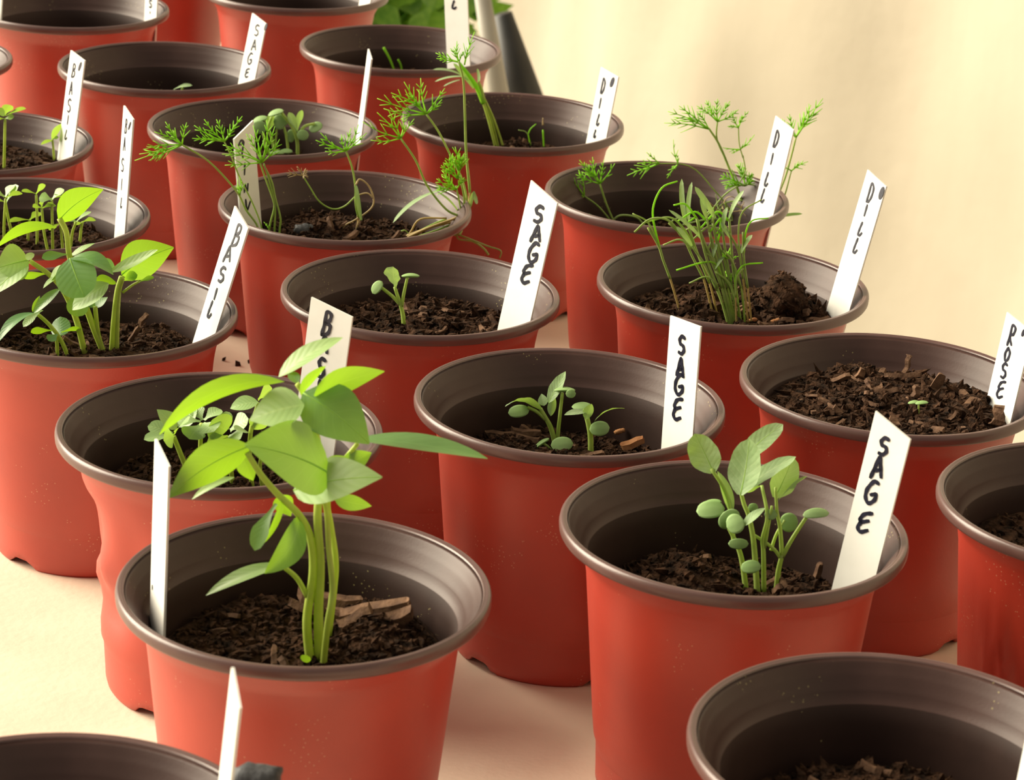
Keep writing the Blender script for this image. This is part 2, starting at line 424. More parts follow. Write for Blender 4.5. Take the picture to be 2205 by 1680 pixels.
SOILTXT = {
 'P1': 'dark soil with bark strips around the tall basil stems', 'P2': 'dark mounded soil under the sage clump',
 'P3': 'dark soil in the pot at bottom right corner', 'P4': 'dark soil hidden in the bottom left corner pot',
 'P5': 'dark soil under the basil sprouts in the crumpled pot', 'P6': 'dark soil under the two small sage seedlings',
 'P7': 'coarse brown barky soil filling the pot with one tiny sprout', 'P8': 'dark soil in the pot cut by the right edge',
 'P9': 'dark soil beneath the large-leaved basil at left', 'P10': 'crumbly brown soil around the lone sage seedling',
 'P11': 'dark crumbly soil around the dense dill bunch', 'P12': 'dark sunken soil under the sprawling dill',
 'P13': 'brown crumbly soil beneath the flopping dill', 'P14': 'dark soil around the single thick dill tuft',
 'P15': 'dark soil under the curled sage sprouts', 'P16': 'brown soil under the crowded round basil sprouts',
 'P17': 'brown soil by the two spindly basil sprouts', 'P18': 'sunken dark soil in the nearly empty pot',
 'P19': 'dark soil around two bare needle sprouts', 'P20': 'dark soil in the pot cut by the top left corner',
 'P21': 'dark soil in the pot cut by the top edge', 'P22': 'dark soil in the rearmost pot', 'P23': 'dark soil in the pot sliver at left edge'}
NCR = {'P1': 1500, 'P2': 1300, 'P3': 1200, 'P4': 300, 'P5': 900, 'P6': 1200, 'P7': 1800, 'P8': 500, 'P9': 1000, 'P10': 1400, 'P11': 1400, 'P13': 1200, 'P14': 700, 'P16': 700, 'P17': 600}
CHIPS = {'P1': 12, 'P2': 10, 'P3': 10, 'P5': 5, 'P6': 10, 'P7': 34, 'P9': 8, 'P10': 18, 'P11': 12, 'P13': 14, 'P14': 6, 'P16': 6, 'P17': 5}
SOIL = {}
def chip_mesh(mb, c, ax, L, wd, th, rng):
    ax = ax.normalized(); s = ax.cross(V((rng.gauss(0, .4), rng.gauss(0, .4), 1))).normalized(); n = s.cross(ax)
    vs = []; prof = [(-.5, .45), (-.42, .9), (-.1, 1.0), (.25, .92), (.46, .7), (.5, .3)]
    for (t, q) in prof:
        o = c + ax * (L * t) + s * (wd * rng.uniform(-.12, .12)) + n * (th * rng.uniform(-.3, .3) + .12 * L * (t * t))
        hw, ht = wd * q * .5, th * .5
        vs += [o + s * hw - n * ht, o + s * hw * .6 + n * ht, o - s * hw * .6 + n * ht, o - s * hw - n * ht]
    fs = []
    for i in range(5):
        for j in range(4): fs.append((i * 4 + j, i * 4 + (j + 1) % 4, i * 4 + 4 + (j + 1) % 4, i * 4 + 4 + j))
    fs += [(3, 2, 1, 0), (20, 21, 22, 23)]
    mb.add(vs, fs)
for k in POTS:
    x, y, dep = POTS[k][:3]
    rng = random.Random(k)
    r0 = inner_r(soil_z(k) - .002) - (.0008 if k != 'P5' else .0035)
    mb = MB(); nr, nt = 14, 48
    vs = [V((x, y, surf(k, 0, 0)))]
    for i in range(1, nr + 1):
        for j in range(nt):
            th = 2 * math.pi * j / nt; rr = r0 * i / nr
            vs.append(V((x + rr * math.cos(th), y + rr * math.sin(th), surf(k, rr * math.cos(th), rr * math.sin(th)) - (.002 if i == nr else 0))))
    fs = [(0, 1 + j, 1 + (j + 1) % nt) for j in range(nt)]
    for i in range(nr - 1):
        for j in range(nt):
            a = 1 + i * nt + j; b = 1 + i * nt + (j + 1) % nt
            fs.append((a, a + nt, b + nt, b))
    zb = .0088; prev = 1 + (nr - 1) * nt
    for zz in [z_ for z_ in (.0772, .072, .055, .035) if z_ < soil_z(k) - .006] + [zb]:
        base = len(vs); rb = inner_r(zz) - (.0016 if k != 'P5' else .0100)
        for j in range(nt):
            th = 2 * math.pi * j / nt; vs.append(V((x + rb * math.cos(th), y + rb * math.sin(th), zz)))
        for j in range(nt):
            a = prev + j; b = prev + (j + 1) % nt
            fs.append((a, base + j, base + (j + 1) % nt, b))
        prev = base
    fs.append(tuple(base + j for j in range(nt - 1, -1, -1)))
    mb.add(vs, fs)
    coarse = 1.35 if k in ('P7', 'P10', 'P11') else 1.0
    for _ in range(int(NCR.get(k, 250) * 1.7)):
        rr = (r0 - .003) * math.sqrt(rng.random()); th = rng.uniform(0, 6.283)
        lx, ly = rr * math.cos(th), rr * math.sin(th)
        s = rng.choice((.0004, .0005, .0006, .0007, .0009, .0011, .0015)) * coarse
        s = min(s, .0008) if rr > r0 - .005 else s
        crumb(mb, V((x + lx, y + ly, surf(k, lx, ly) + s * rng.uniform(0, .7))), s, rng, rng.choice((1, 1, 1.3, 1.8, 2.6)))
    loc = V((x, y, zb))
    so = bpy.data.objects.new('potting_soil', None)
    me = bpy.data.meshes.new('potting_soil'); me.from_pydata([tuple(p - loc) for p in mb.v], [], mb.f); me.materials.append(MAT['soil'])
    bpy.data.objects.remove(so); so = bpy.data.objects.new('potting_soil', me); COL.objects.link(so); so.location = loc
    tag(so, SOILTXT[k], 'soil', 'soil in the pots', 'stuff'); SOIL[k] = so
    for _ in range(CHIPS.get(k, 0)):
        rr = (r0 - .0075) * math.sqrt(rng.random()); th = rng.uniform(0, 6.283)
        lx, ly = rr * math.cos(th), rr * math.sin(th)
        L = rng.uniform(.005, .011); cb = MB()
        ax = V((rng.gauss(0, 1), rng.gauss(0, 1), rng.gauss(0, .28)))
        chip_mesh(cb, V((x + lx, y + ly, surf(k, lx, ly) + .0012)), ax, L, L * rng.uniform(.22, .42), rng.uniform(.0008, .0018), rng)
        mk('bark_chip', cb.v, cb.f, MAT['chip'], so, smooth=False)
def chip_px(k, a, b, wd, th=.0016, dz=0.0, mat='chip', name='bark_chip', ya=0.0, yb=0.0, seed=1):
    """a bark piece from pixel a to pixel b, standing on / lying over the soil of pot k"""
    p = atz(a[0], a[1], soil_z(k) + .003 + dz); p.y = max(POTS[k][1] - .036, min(POTS[k][1] + .036, p.y))
    A = at(a[0], a[1], p.y + ya); B = at(b[0], b[1], p.y + yb)
    cb = MB(); chip_mesh(cb, (A + B) / 2, B - A, (B - A).length, wd, th, random.Random(seed))
    return mk(name, cb.v, cb.f, MAT[mat], SOIL[k], smooth=False)
for (a, b, wd) in (((1948, 805), (1958, 765), .0030), ((1905, 812), (1985, 808), .0025), ((2010, 838), (2028, 805), .0040), ((1968, 855), (1975, 830), .0035),
                   ((1920, 865), (1950, 895), .0022), ((1845, 815), (1860, 795), .0030), ((1790, 822), (1832, 808), .0030), ((2095, 910), (2115, 930), .004)):
    chip_px('P7', a, b, wd, seed=a[0])
chip_px('P7', (2145, 915), (2152, 875), .0055, .0035, seed=9)
for (a, b, wd) in (((720, 1330), (885, 1300), .006), ((730, 1345), (800, 1310), .004), ((640, 1278), (780, 1300), .008), ((790, 1345), (890, 1318), .006), ((620, 1300), (700, 1318), .005)):
    chip_px('P1', a, b, wd, .0025, dz=.002, seed=a[0])
chip_px('P9', (300, 700), (316, 675), .0025, seed=4); chip_px('P9', (282, 735), (300, 702), .0018, seed=5)
tag(chip_px('P6', (1337, 962), (1386, 944), .0034, .002, mat='palechip', name='wood_chip', seed=2), 'orange wood chip')
for (a, b) in (((1100, 925), (1165, 935)), ((1110, 940), (1160, 950)), ((1120, 920), (1180, 948))): chip_px('P6', a, b, .0035, seed=a[0])
tag(chip_px('P2', (1575, 1238), (1545, 1245), .003, .002, mat='palechip', name='wood_chip', seed=3), 'tan wood chip')
chip_px('P2', (1760, 1245), (1768, 1212), .0025, seed=6)
def lump(name, c, ax, L, rad, mat, parent, seed, rough=.25, nu=14, nv=12):
    ax = ax.normalized(); s = ax.orthogonal().normalized(); t = ax.cross(s); vs = []; fs = []
    for i in range(nu + 1):
        a = math.pi * i / nu; e = -math.cos(a); q = math.sin(a) ** .45
        for j in range(nv):
            th = 2 * math.pi * j / nv
            p = ax * (e * L * .5) + (s * math.cos(th) + t * math.sin(th)) * (q * rad)
            k = 1 + rough * noise.noise((p + V((seed, 0, 0))) * (2.2 / rad) )
            vs.append(c + p * k)
    for i in range(nu):
        for j in range(nv): fs.append((i * nv + j, i * nv + (j + 1) % nv, (i + 1) * nv + (j + 1) % nv, (i + 1) * nv + j))
    return mk(name, vs, fs, mat, parent)
# big soil plug in the dense dill pot, stone in the flopping dill pot
A = atz(1655, 610, soil_z('P11') + .012); B = atz(1720, 672, soil_z('P11') + .004)
clod = lump('soil_clod', (A + B) / 2, B - A, (B - A).length * 1.0, .0085, MAT['soil'], SOIL['P11'], 3)
cb = MB(); rg = random.Random(5)
for _ in range(240):
    vtx = random.choice(clod.data.vertices) if False else clod.data.vertices[rg.randrange(len(clod.data.vertices))]
    crumb(cb, V(vtx.co) + SOIL['P11'].location, rg.uniform(.0004, .0011), rg, rg.choice((1, 1.5, 2)))
mk('clod_crumbs', cb.v, cb.f, MAT['soil'], clod, smooth=False)['kind'] = 'stuff'
cl4 = at(548, 1682, POTS['P4'][1] + .030)
tag(lump('soil_clod', cl4, V((1, .1, 0)), .0125, .0042, MAT['stone'], SOIL['P4'], 12), 'blackish soil clod caught on the rim')
c = atz(655, 498, soil_z('P13') + .003)
tag(lump('stone', c, V((1, .2, 0)), .0085, .0032, MAT['stone'], SOIL['P13'], 7), 'dark grey stone')
for (k, u, vv) in (('P11', 1620, 690), ('P11', 1668, 692), ('P11', 1485, 640), ('P6', 1334, 929)):
    c = atz(u, vv, soil_z(k) + .002)
    tag(lump('seed_husk', c, V((1, .2, .3)), .0040, .0009, MAT['palechip'], SOIL[k], u), 'tan seed husk')
for (u, vv, s, lab) in ((482, 773, .0010, 'leftmost tiny dark soil crumb on the bench by the leaning basil label'), (513, 783, .0017, 'largest dark soil crumb on the bench right of the leaning basil label'), (536, 778, .0010, 'rightmost tiny dark soil crumb on the bench by the leaning basil label')):
    c = atz(u, vv, .0009); cb = MB(); crumb(cb, c, s, random.Random(u), 1.4)
    o = mk('soil_crumb', cb.v, cb.f, MAT['soil'], smooth=False)
    tag(o, lab, 'soil crumb', 'crumbs on the bench')

# ------------------------------------------------------------------ plant labels
GL = {'S': [[(.92, .14), (.55, 0), (.12, .16), (.25, .42), (.72, .56), (.88, .82), (.5, 1), (.06, .9)]],
      'A': [[(0, 1), (.28, .45), (.52, 0), (.75, .5), (.95, 1)], [(.2, .66), (.8, .64)]],
      'G': [[(.98, .12), (.6, 0), (.12, .32), (.06, .7), (.4, 1), (.88, .86), (.92, .6), (.5, .62)]],
      'E': [[(.98, .02), (.4, .05), (.12, .3), (.25, .46), (.8, .42)], [(.25, .46), (.04, .74), (.3, 1), (.85, .93)]],
      'B': [[(.12, 1), (.32, .5), (.42, 0), (.85, .08), (.8, .36), (.36, .48), (.86, .6), (.72, .94), (.12, 1)]],
      'D': [[(.2, .98), (.3, .5), (.42, 0), (.85, .25), (.8, .7), (.5, .97), (.2, .98)]],
      'I': [[(.6, 0), (.4, 1)]],
      'L': [[(.55, 0), (.32, .5), (.22, .88), (.5, 1), (.85, .82)]],
      'R': [[(.1, 1), (.3, .5), (.4, 0), (.9, .14), (.75, .45), (.3, .55), (.7, 1)]],
      'O': [[(.5, 0), (.1, .4), (.25, .95), (.7, .9), (.9, .4), (.5, 0)]],
      'V': [[(.1, 0), (.35, 1), (.95, .15)]],
      'N': [[(.1, 1), (.2, .1), (.75, .9), (.95, .0)]],
      '7': [[(0, .35), (.4, 0), (.9, .1), (.75, .55), (.6, 1)], [(.9, .1), (.4, .3)]],
      '.': [[(.5, .3), (.5, .7)]]}
def plabel(k, A, Sh, BL, BR, dy, dyr, text, letters, tilt=0.0, hole=None, sw=6.0, deep=.02, mirror=False):
    x, y = POTS[k][:2]; y0 = y + dy
    w_mm = abs(BR[0] - BL[0]) * y / F / .95
    if w_mm < .0155: dyr = math.copysign(math.sqrt(.0158 ** 2 - w_mm ** 2), dyr)
    def geo(y0):
        pA = at(*A, y0 + tilt + (dyr if mirror else 0)); pBL = at(*BL, y0)
        pS = at(*Sh, y0 + tilt + (0 if mirror else dyr)); pBR = at(*BR, y0 + dyr)
        ax = (pA - (pBR if mirror else pBL)).normalized()
        r = (pBR - pBL); r = r - ax * r.dot(ax)
        wdt = r.length; r.normalize()
        if mirror:
            top_r = (pA - pBR).length; drop = (pA - pS).dot(ax); o0 = pBR - r * wdt; hl, hr = top_r - drop, top_r
        else:
            o0 = pBL; hl = (pA - pBL).length; hr = hl - (pA - pS).dot(ax)
        dp = max(.004, ((o0 + r * (wdt / 2)).z - (soil_z(k) - .006)) / max(.2, ax.z))
        bad = 0
        for s_, t_ in ((0, -dp * .55), (1, -dp * .55), (.38, -dp), (.62, -dp), (0, 0), (1, 0)):
            p_ = o0 + r * (wdt * s_) + ax * t_
            if p_.z < ZT: bad += max(0, math.hypot(p_.x - x, p_.y - y) - (inner_r(p_.z) - .0012))
        return (bad, o0, ax, r, wdt, hl, hr, dp)
    best = None
    for st_ in range(0, 45):
        for sg in (1, -1):
            g = geo(y + dy + sg * st_ * .001)
            if best is None or g[0] < best[0] - 1e-5: best = g
        if best[0] < 1e-5: break
    if best[0] > 1e-5: print('LABEL FIT', k, A, round(best[0], 4))
    bad, o0, ax, r, wdt, hl, hr, deep = best
    n = r.cross(ax)
    if n.dot(C0 - o0) < 0: n = -n
    th = .0007
    def P(s, t, d=0): return o0 + r * (s * wdt) + ax * t + n * d
    # rounded lower tip buried in the soil; front and back outlines joined
    out = [(0, hl), (0, hl * .66), (0, hl * .33), (0, 0), (.0, -deep * .55), (.38, -deep), (.62, -deep), (1, -deep * .55), (1, 0), (1, hr * .33), (1, hr * .66), (1, hr)]
    N = len(out); vs = [P(s, t) for s, t in out] + [P(s, t, -th) for s, t in out]
    fs = [tuple(range(N)), tuple(range(2 * N - 1, N - 1, -1))] + [(i, i + N, (i + 1) % N + N, (i + 1) % N) for i in range(N)]
    root = empty('plant_label', P(.5, 0), text[0], 'plant label', 'white plant labels')
    if text[1]: root['group'] = text[1]
    mk('stake', vs, fs, MAT['label'], root, smooth=False)
    pl_n = n; pl_o = o0 + n * .00012
    def onplane(u, v):
        d = ray(u, v); t = (pl_o - C0).dot(pl_n) / d.dot(pl_n); return C0 + d * t
    for (ch, cx, cy, w_, h_) in letters:
        mb = MB()
        for st in GL[ch]:
            sh = (BL[0] - A[0]) / max(1, (BL[1] - A[1])) * .75
            if mirror: sh = 0
            px = [V((cx + (a - .5) * w_ + sh * (b - .5) * h_, cy + (b - .5) * h_, 0)) for a, b in st]
            cv = catmull(px, 5)
            q = [onplane(p.x, p.y) for p in cv]
            hw = sw * .5 * (q[0] - C0).length / F
            vs = []; 
            for i, p in enumerate(q):
                d = (q[min(i + 1, len(q) - 1)] - q[max(0, i - 1)])
                d = d.normalized() if d.length > 1e-9 else ax
                sd_ = n.cross(d); e = hw * (.62 if i in (0, len(q) - 1) else 1.0) * (1 + .12 * math.sin(i * 1.3))
                pp = p + d * (0 if 0 < i < len(q) - 1 else (hw * .6 if i else -hw * .6))
                vs += [pp + sd_ * e + n * .0001, pp - sd_ * e + n * .0001, pp - sd_ * e - n * .0002, pp + sd_ * e - n * .0002]
            fs = []
            for i in range(len(q) - 1):
                for j in range(4): fs.append((i * 4 + j, i * 4 + (j + 1) % 4, i * 4 + 4 + (j + 1) % 4, i * 4 + 4 + j))
            fs += [(3, 2, 1, 0), tuple(len(q) * 4 - 4 + j for j in range(4))]
            mb.add(vs, fs)
        mk('letter', mb.v, mb.f, MAT['ink'], root, smooth=False)
    if hole:
        u, v_, hw, hh = hole; q = [onplane(u + hw * math.cos(a * .5236) - .28 * hh * math.sin(a * .5236), v_ + hh * math.sin(a * .5236)) for a in range(12)]
        vs = [p + n * .0001 for p in q] + [p - n * .0002 for p in q]
        mk('ink_dot', vs, [tuple(range(12))] + [(i, i + 12, (i + 1) % 12 + 12, (i + 1) % 12) for i in range(12)], MAT['ink'], root, smooth=False)
    return root
LB = plabel
LB('P1', (333, 945), (360, 1005), (322, 1340), (351, 1372), -.012, -.0125, ('white label seen nearly side-on, left of the tall basil', None), [('.', 328, 1265, 4, 20)], sw=4)
LB('P4', (498, 1437), (514, 1525), (471, 1678), (496, 1682), .004, -.0125, ('narrow blank white label in front of the tall basil pot', None), [])
LB('P2', (1885, 885), (1957, 946), (1790, 1271), (1884, 1247), -.006, -.007, ('white label reading SAGE beside the sage clump', None),
   [('S', 1903, 961, 19, 36), ('A', 1890, 1006, 24, 44), ('G', 1876, 1060, 25, 47), ('E', 1861, 1125, 27, 40)], sw=8.5)
LB('P6', (1443, 680), (1509, 704), (1424, 960), (1491, 944), -.004, -.007, ('white label reading SAGE beside the two small sage seedlings', None),
   [('S', 1468, 743, 13, 38), ('A', 1465, 790, 15, 36), ('G', 1462, 828, 18, 43), ('E', 1459, 881, 19, 44)], sw=8)
LB('P10', (1143, 388), (1211, 440), (1077, 683), (1138, 708), -.004, -.006, ('white label reading SAGE beside the lone sage seedling', None),
   [('S', 1160, 461, 18, 34), ('A', 1155, 503, 21, 32), ('G', 1148, 544, 20, 42), ('E', 1134, 590, 20, 38)], sw=8)
LB('P11', (1868, 365), (1910, 402), (1776, 679), (1832, 658), -.004, -.009, ('white DILL label leaning right in the dense dill bunch pot', None),
   [('D', 1874, 415, 14, 40), ('I', 1864, 453, 8, 23), ('L', 1853, 493, 12, 28), ('L', 1843, 529, 12, 31)], hole=(1898, 416, 5, 14), sw=5)
LB('P12', (1670, 249), (1699, 278), (1618, 469), (1665, 462), .0, -.010, ('white DILL label in the sprawling dill pot', None),
   [('D', 1671, 299, 12, 35), ('I', 1662, 342, 6, 23), ('L', 1651, 386, 10, 29), ('L', 1643, 421, 10, 29)], sw=5)
LB('P14', (1294, 144), (1327, 165), (1263, 301), (1306, 292), .0, -.009, ('white DILL label beside the single thick dill tuft', None),
   [('D', 1298, 185, 10, 32), ('I', 1292, 222, 5, 21), ('L', 1288, 258, 8, 24), ('L', 1281, 288, 6, 16)], hole=(1318, 177, 4, 11), sw=4.5)
LB('P19', (951, -130), (1000, -95), (963, 146), (1012, 142), -.004, -.006, ('upright white label cut by the top edge, behind the dill tuft', None), [('L', 977, 10, 13, 17)], sw=4.5)
LB('P15', (792, 105), (802, 128), (765, 316), (775, 314), -.004, -.0135, ('thin white label seen edge-on beside the curled sage sprouts', None), [])
LB('P18', (543, 28), (581, 53), (514, 173), (550, 163), -.002, -.009, ('white SAGE label in the nearly empty pot', None),
   [('S', 553, 65, 9, 23), ('A', 547, 97, 10, 22), ('G', 538, 126, 9, 24), ('E', 532, 157, 8, 18)], hole=(572, 58, 3, 8), sw=4)
LB('P17', (152, 108), (179, 130), (123, 342), (156, 335), -.002, -.011, ('white BASIL label by the two spindly basil sprouts', None),
   [('B', 158, 152, 8, 28), ('A', 153, 190, 6, 27), ('S', 149, 227, 7, 28), ('I', 146, 258, 3, 19), ('L', 142, 290, 6, 20)], hole=(172, 143, 2.5, 10), sw=3.4)
LB('P16', (266, 227), (284, 257), (245, 523), (267, 521), -.002, -.0125, ('slim white BASIL label by the crowded round sprouts', None),
   [('B', 271, 272, 5, 30), ('A', 268, 310, 4, 28), ('S', 264, 355, 5, 28), ('I', 262, 397, 2, 24), ('L', 261, 437, 4, 22)], hole=(279, 271, 1.5, 9), sw=2.6)
LB('P9', (505, 443), (548, 496), (414, 739), (464, 717), -.004, -.009, ('white BASIL label leaning right over the large-leaved basil pot', None),
   [('B', 509, 507, 17, 44), ('A', 491, 547, 15, 31), ('S', 478, 591, 12, 31), ('I', 464, 633, 6, 22), ('L', 453, 666, 11, 34)], sw=6.5)
LB('P5', (670, 640), (757, 683), (628, 962), (721, 958), .010, -.006, ('wide white BASIL label half hidden behind the tall basil leaves', None),
   [('B', 703, 697, 22, 48), ('A', 697, 742, 18, 36), ('S', 692, 792, 15, 40), ('I', 687, 830, 6, 22), ('L', 681, 868, 12, 30)], sw=8)
LB('P7', (2168, 672), (2222, 715), (2121, 875), (2177, 904), -.006, -.007, ('white ROSE label cut by the right edge', None),
   [('R', 2178, 722, 15, 42), ('O', 2169, 763, 12, 28), ('S', 2162, 798, 11, 31), ('E', 2155, 839, 15, 34)], hole=(2203, 717, 3, 8), sw=5.5)
LB('P20', (318, -110), (345, -85), (311, 34), (337, 27), .0, -.009, ('white lettered label inside the top left corner pot', None), [('S', 324, 8, 6, 16), ('.', 323, 27, 5, 10)], sw=4)
LB('P20', (-32, -120), (12, -100), (-40, 40), (2, 38), .004, -.006, ('white label sliver at the top left image edge', None), [])
LB('P21', (800, -110), (826, -90), (772, 12), (796, 8), .0, -.009, ('white label base in the pot cut by the top edge', None), [])
LB('P3', (2262, 1330), (2335, 1390), (2184, 1705), (2276, 1690), -.002, -.006, ('white label corner at the bottom right image edge', None), [])
LB('P13', (546, 259), (496, 300), (520, 490), (564, 488), -.004, .012, ('greyish shaded label among the flopping dill stems at left', None),
   [('7', 520, 318, 12, 30), ('.', 523, 338, 5, 14), ('I', 527, 364, 4, 24), ('N', 530, 405, 9, 18), ('V', 534, 441, 12, 22)], sw=5, mirror=True)

# ------------------------------------------------------------------ plant builders
def wid(kind, t):
    if kind == 'basil':   return max(0, math.sin(math.pi * min(1, t ** .82))) ** .85 * (1 - .25 * t) * 1.12
    if kind == 'lance':   return max(0, math.sin(math.pi * t ** .9)) ** .75
    if kind == 'sage':    return (min(1, t * 3.4 + .08)) ** .6 * (max(0, 1 - ((t - .45) / .55) ** 2) ** .45 if t > .45 else 1) * (.86 + .14 * math.sin(math.pi * t))
    if kind == 'round':   return math.sqrt(max(0, 1 - (2 * t - 1) ** 2))
    if kind == 'spoon':   return (.20 + .8 * max(0, min(1, (t - .15) / .45)) ** 1.2) * (math.sqrt(max(0, 1 - ((t - .62) / .38) ** 2)) if t > .62 else 1)
    if kind == 'strap':   return (.45 + .55 * math.sin(math.pi * min(1, t * .9))) * (1 if t < .9 else max(0, (1 - t) / .1) ** .5)
    return math.sin(math.pi * t)
class Plant:
    def __init__(s, k, base, name, label, cat, group=None, dy=None):
        s.k = k; x, y = POTS[k][:2]; z = soil_z(k)
        p = atz(base[0], base[1], z)
        dx_, dy_ = p.x - x, p.y - y
        rr = math.hypot(dx_, dy_); lim = .037
        if dy is not None: s.y = y + dy
        else:
            s.y = p.y if rr < lim else y + max(-1, min(1, dy_ / rr)) * lim
        q = at(base[0], base[1], s.y)
        zz = surf(k, max(-.04, min(.04, q.x - x)), s.y - y)
        s.base = V((q.x, s.y, zz - .0015)); s.vis = q
        s.root = empty(name, s.base, label, cat, group)
    def p(s, t): return at(t[0], t[1], s.y + (t[2] if len(t) > 2 else 0))
    def px(s, w): return w * (s.base - C0).length / F
    def stem(s, pts, r0, r1, mat='stem', grounded=True, name='stem', sides=7, flat=1.0, parent=None):
        P = [s.p(t) for t in pts]
        if grounded and P[0].z > s.base.z + .001: P = [V((P[0].x, P[0].y, s.base.z))] + P
        mb = MB(); mb.tube(catmull(P, 5), s.px(r0), s.px(r1), sides, flat)
        return mk(name, mb.v, mb.f, MAT[mat], parent or s.root)
    def leaf(s, b, t, w, n=(0, 1, .4), kind='basil', bend=.10, fold=.18, mat='basil', curl=0.0, nu=12, nv=6, name='leaf', ruff=0.0, side=0.0, thick=0.0, midrib=False, parent=None):
        B, T = s.p(b), s.p(t); w = s.px(w) * .5
        d = T - B; L = d.length; d.normalize()
        N = V((n[0], -n[2], n[1])); N = N - d * N.dot(d)
        if N.length < 1e-4: N = V((0, -1, 0)) - d * d.y * -1
        N.normalize(); Sd = d.cross(N)
        vs = []; uv = []; fs = []
        for i in range(nu + 1):
            tt = i / nu
            c = B + d * (L * tt) + N * (L * bend * 4 * tt * (1 - tt)) - N * (L * curl * tt ** 3) + Sd * (side * L * 4 * tt * (1 - tt))
            ww = w * max(.03, wid(kind, tt))
            for j in range(nv + 1):
                q = 2 * j / nv - 1
                e = ruff * w * math.sin(tt * 19 + (1.7 if q > 0 else 0)) * q * q
                vs.append(c + Sd * (ww * q) + N * (fold * ww * (abs(q) ** 1.35) + e)); uv.append((tt, q))
        for i in range(nu):
            for j in range(nv):
                a = i * (nv + 1) + j; fs.append((a, a + 1, a + nv + 2, a + nv + 1))
        if thick:
            th = s.px(thick); o = len(vs)
            for i in range(nu + 1):
                for j in range(nv + 1):
                    q = 2 * j / nv - 1; tt = i / nu
                    g = math.sqrt(max(0, 1 - q * q)) * math.sqrt(max(0, 1 - (2 * tt - 1) ** 2))
                    vs.append(vs[i * (nv + 1) + j] - N * (th * (.15 + .85 * g))); uv.append((tt, q))
            for i in range(nu):
                for j in range(nv):
                    a = o + i * (nv + 1) + j; fs.append((a + nv + 1, a + nv + 2, a + 1, a))
            per = [j for j in range(nv + 1)] + [i * (nv + 1) + nv for i in range(1, nu + 1)] + [nu * (nv + 1) + j for j in range(nv - 1, -1, -1)] + [i * (nv + 1) for i in range(nu - 1, 0, -1)]
            for a, b2 in zip(per, per[1:] + per[:1]): fs.append((b2, a, a + o, b2 + o))
        ob = mk(name, vs, fs, MAT[mat], parent or s.root, uvs=uv)
        if midrib:
            mb = MB(); ctr = [vs[i * (nv + 1) + nv // 2] + N * w * .004 for i in range(nu + 1)]
            mb.tube(ctr, w * .028, w * .007, 6); mk('midrib', mb.v, mb.f, MAT['rib'], ob)
        return ob
    def cot(s, c, w, h, n=(0, .6, .8), mat='cot', thick=7, ang=0.0, dy=0.0):
        """thick rounded seed leaf given by its centre and size in pixels"""
        ca, sa = math.cos(ang), math.sin(ang)
        w *= 1.10; h *= 1.15; L = w * .5
        return s.leaf((c[0] - L * ca, c[1] + L * sa, dy), (c[0] + L * ca, c[1] - L * sa, dy), h, n, 'round', .10, -.12, mat, nu=12, nv=8, name='seed_leaf', thick=thick)
    def frond(s, b, tips, r=1.7, sub=3, mat='dill', seed=0, dyt=.004, spread=.34, parent=None):
        rng = random.Random(seed + int(b[0])); mb = MB(); B = s.p(b)
        bdy = b[2] if len(b) > 2 else 0
        for (u, v_) in tips:
            T = at(u, v_, s.y + bdy + rng.uniform(-dyt, dyt)); d = T - B; L = d.length; d.normalize()
            side = d.cross(V((0, 1, 0))).normalized()
            sag = side * (L * rng.uniform(-.08, .08))
            ctl = [B, B + d * (L * .5) + sag, T]
            cv = catmull(ctl, 3); mb.tube(cv, s.px(r), s.px(r * .45), 4)
            for i in range(sub):
                tt = .30 + .62 * (i + rng.uniform(-.1, .25)) / sub
                c = B + d * (L * tt) + sag * (4 * tt * (1 - tt))
                for sg in (-1, 1):
                    if rng.random() < .12: continue
                    l = L * spread * (1.25 - tt) * rng.uniform(.75, 1.2)
                    dd = (d * math.cos(.62) + side * (sg * math.sin(.62)) + V((0, rng.uniform(-.35, .35), rng.uniform(-.1, .25)))).normalized()
                    e = c + dd * l
                    mb.tube([c, c + dd * (l * .55) + d * (l * .04), e + d * (l * .10)], s.px(r * .8), s.px(r * .32), 4)
        return mk('frond', mb.v, mb.f, MAT[mat], parent or s.root)
UPC = (0, 1, .35); CAM = (0, .25, 1); FLAT = (0, 1, 0)
LITL = (-.6, .7, .4)

# ------------------------------------------------------------------ tall basil (front)
q = Plant('P1', (668, 1424), 'basil_plant', 'tall basil with branch to the left and drooping lower leaves', 'basil', 'tall basil stems')
st = q.stem([(668, 1424), (661, 1335), (674, 1235), (669, 1160), (645, 1110), (600, 1066), (562, 1022), (532, 975)], 11, 6)
q.stem([(662, 1285), (640, 1246), (610, 1220)], 6, 5, grounded=False, name='branch')
q.leaf((608, 1216), (443, 1283, -.006), 44, (-.3, 1, .35), 'lance', .06, .25, 'basil_pale')
q.leaf((606, 1212), (641, 1148), 30, (-.6, .3, .8), 'spoon', .05, .2)
q.leaf((643, 1112), (567, 1236, -.012), 58, (.5, .5, .8), 'lance', .12, .30, curl=-.05, side=-.10)
q.leaf((595, 1085, -.004), (548, 1186, -.010), 44, (-.5, .4, .8), 'spoon', .08, .15)
q.leaf((610, 1066), (566, 1172, -.002), 24, (.8, .2, .5), 'lance', .05, .3)
q.leaf((600, 1068, .006), (626, 1112, .008), 44, (-.3, .2, -1), 'basil', .05, .1)
q.leaf((540, 960), (362, 1073, -.010), 98, (.25, .42, -.85), 'basil', .10, .14, midrib=True)
q.leaf((505, 1028, .01), (413, 1076, .004), 22, UPC, 'lance', .1, .2, 'basil_pale')
q.leaf((520, 980, .004), (545, 1035, .006), 40, CAM, 'basil', .05, .1)
q = Plant('P1', (688, 1424), 'basil_plant', 'tallest basil stem carrying the broad top leaves over its neighbours', 'basil', 'tall basil stems')
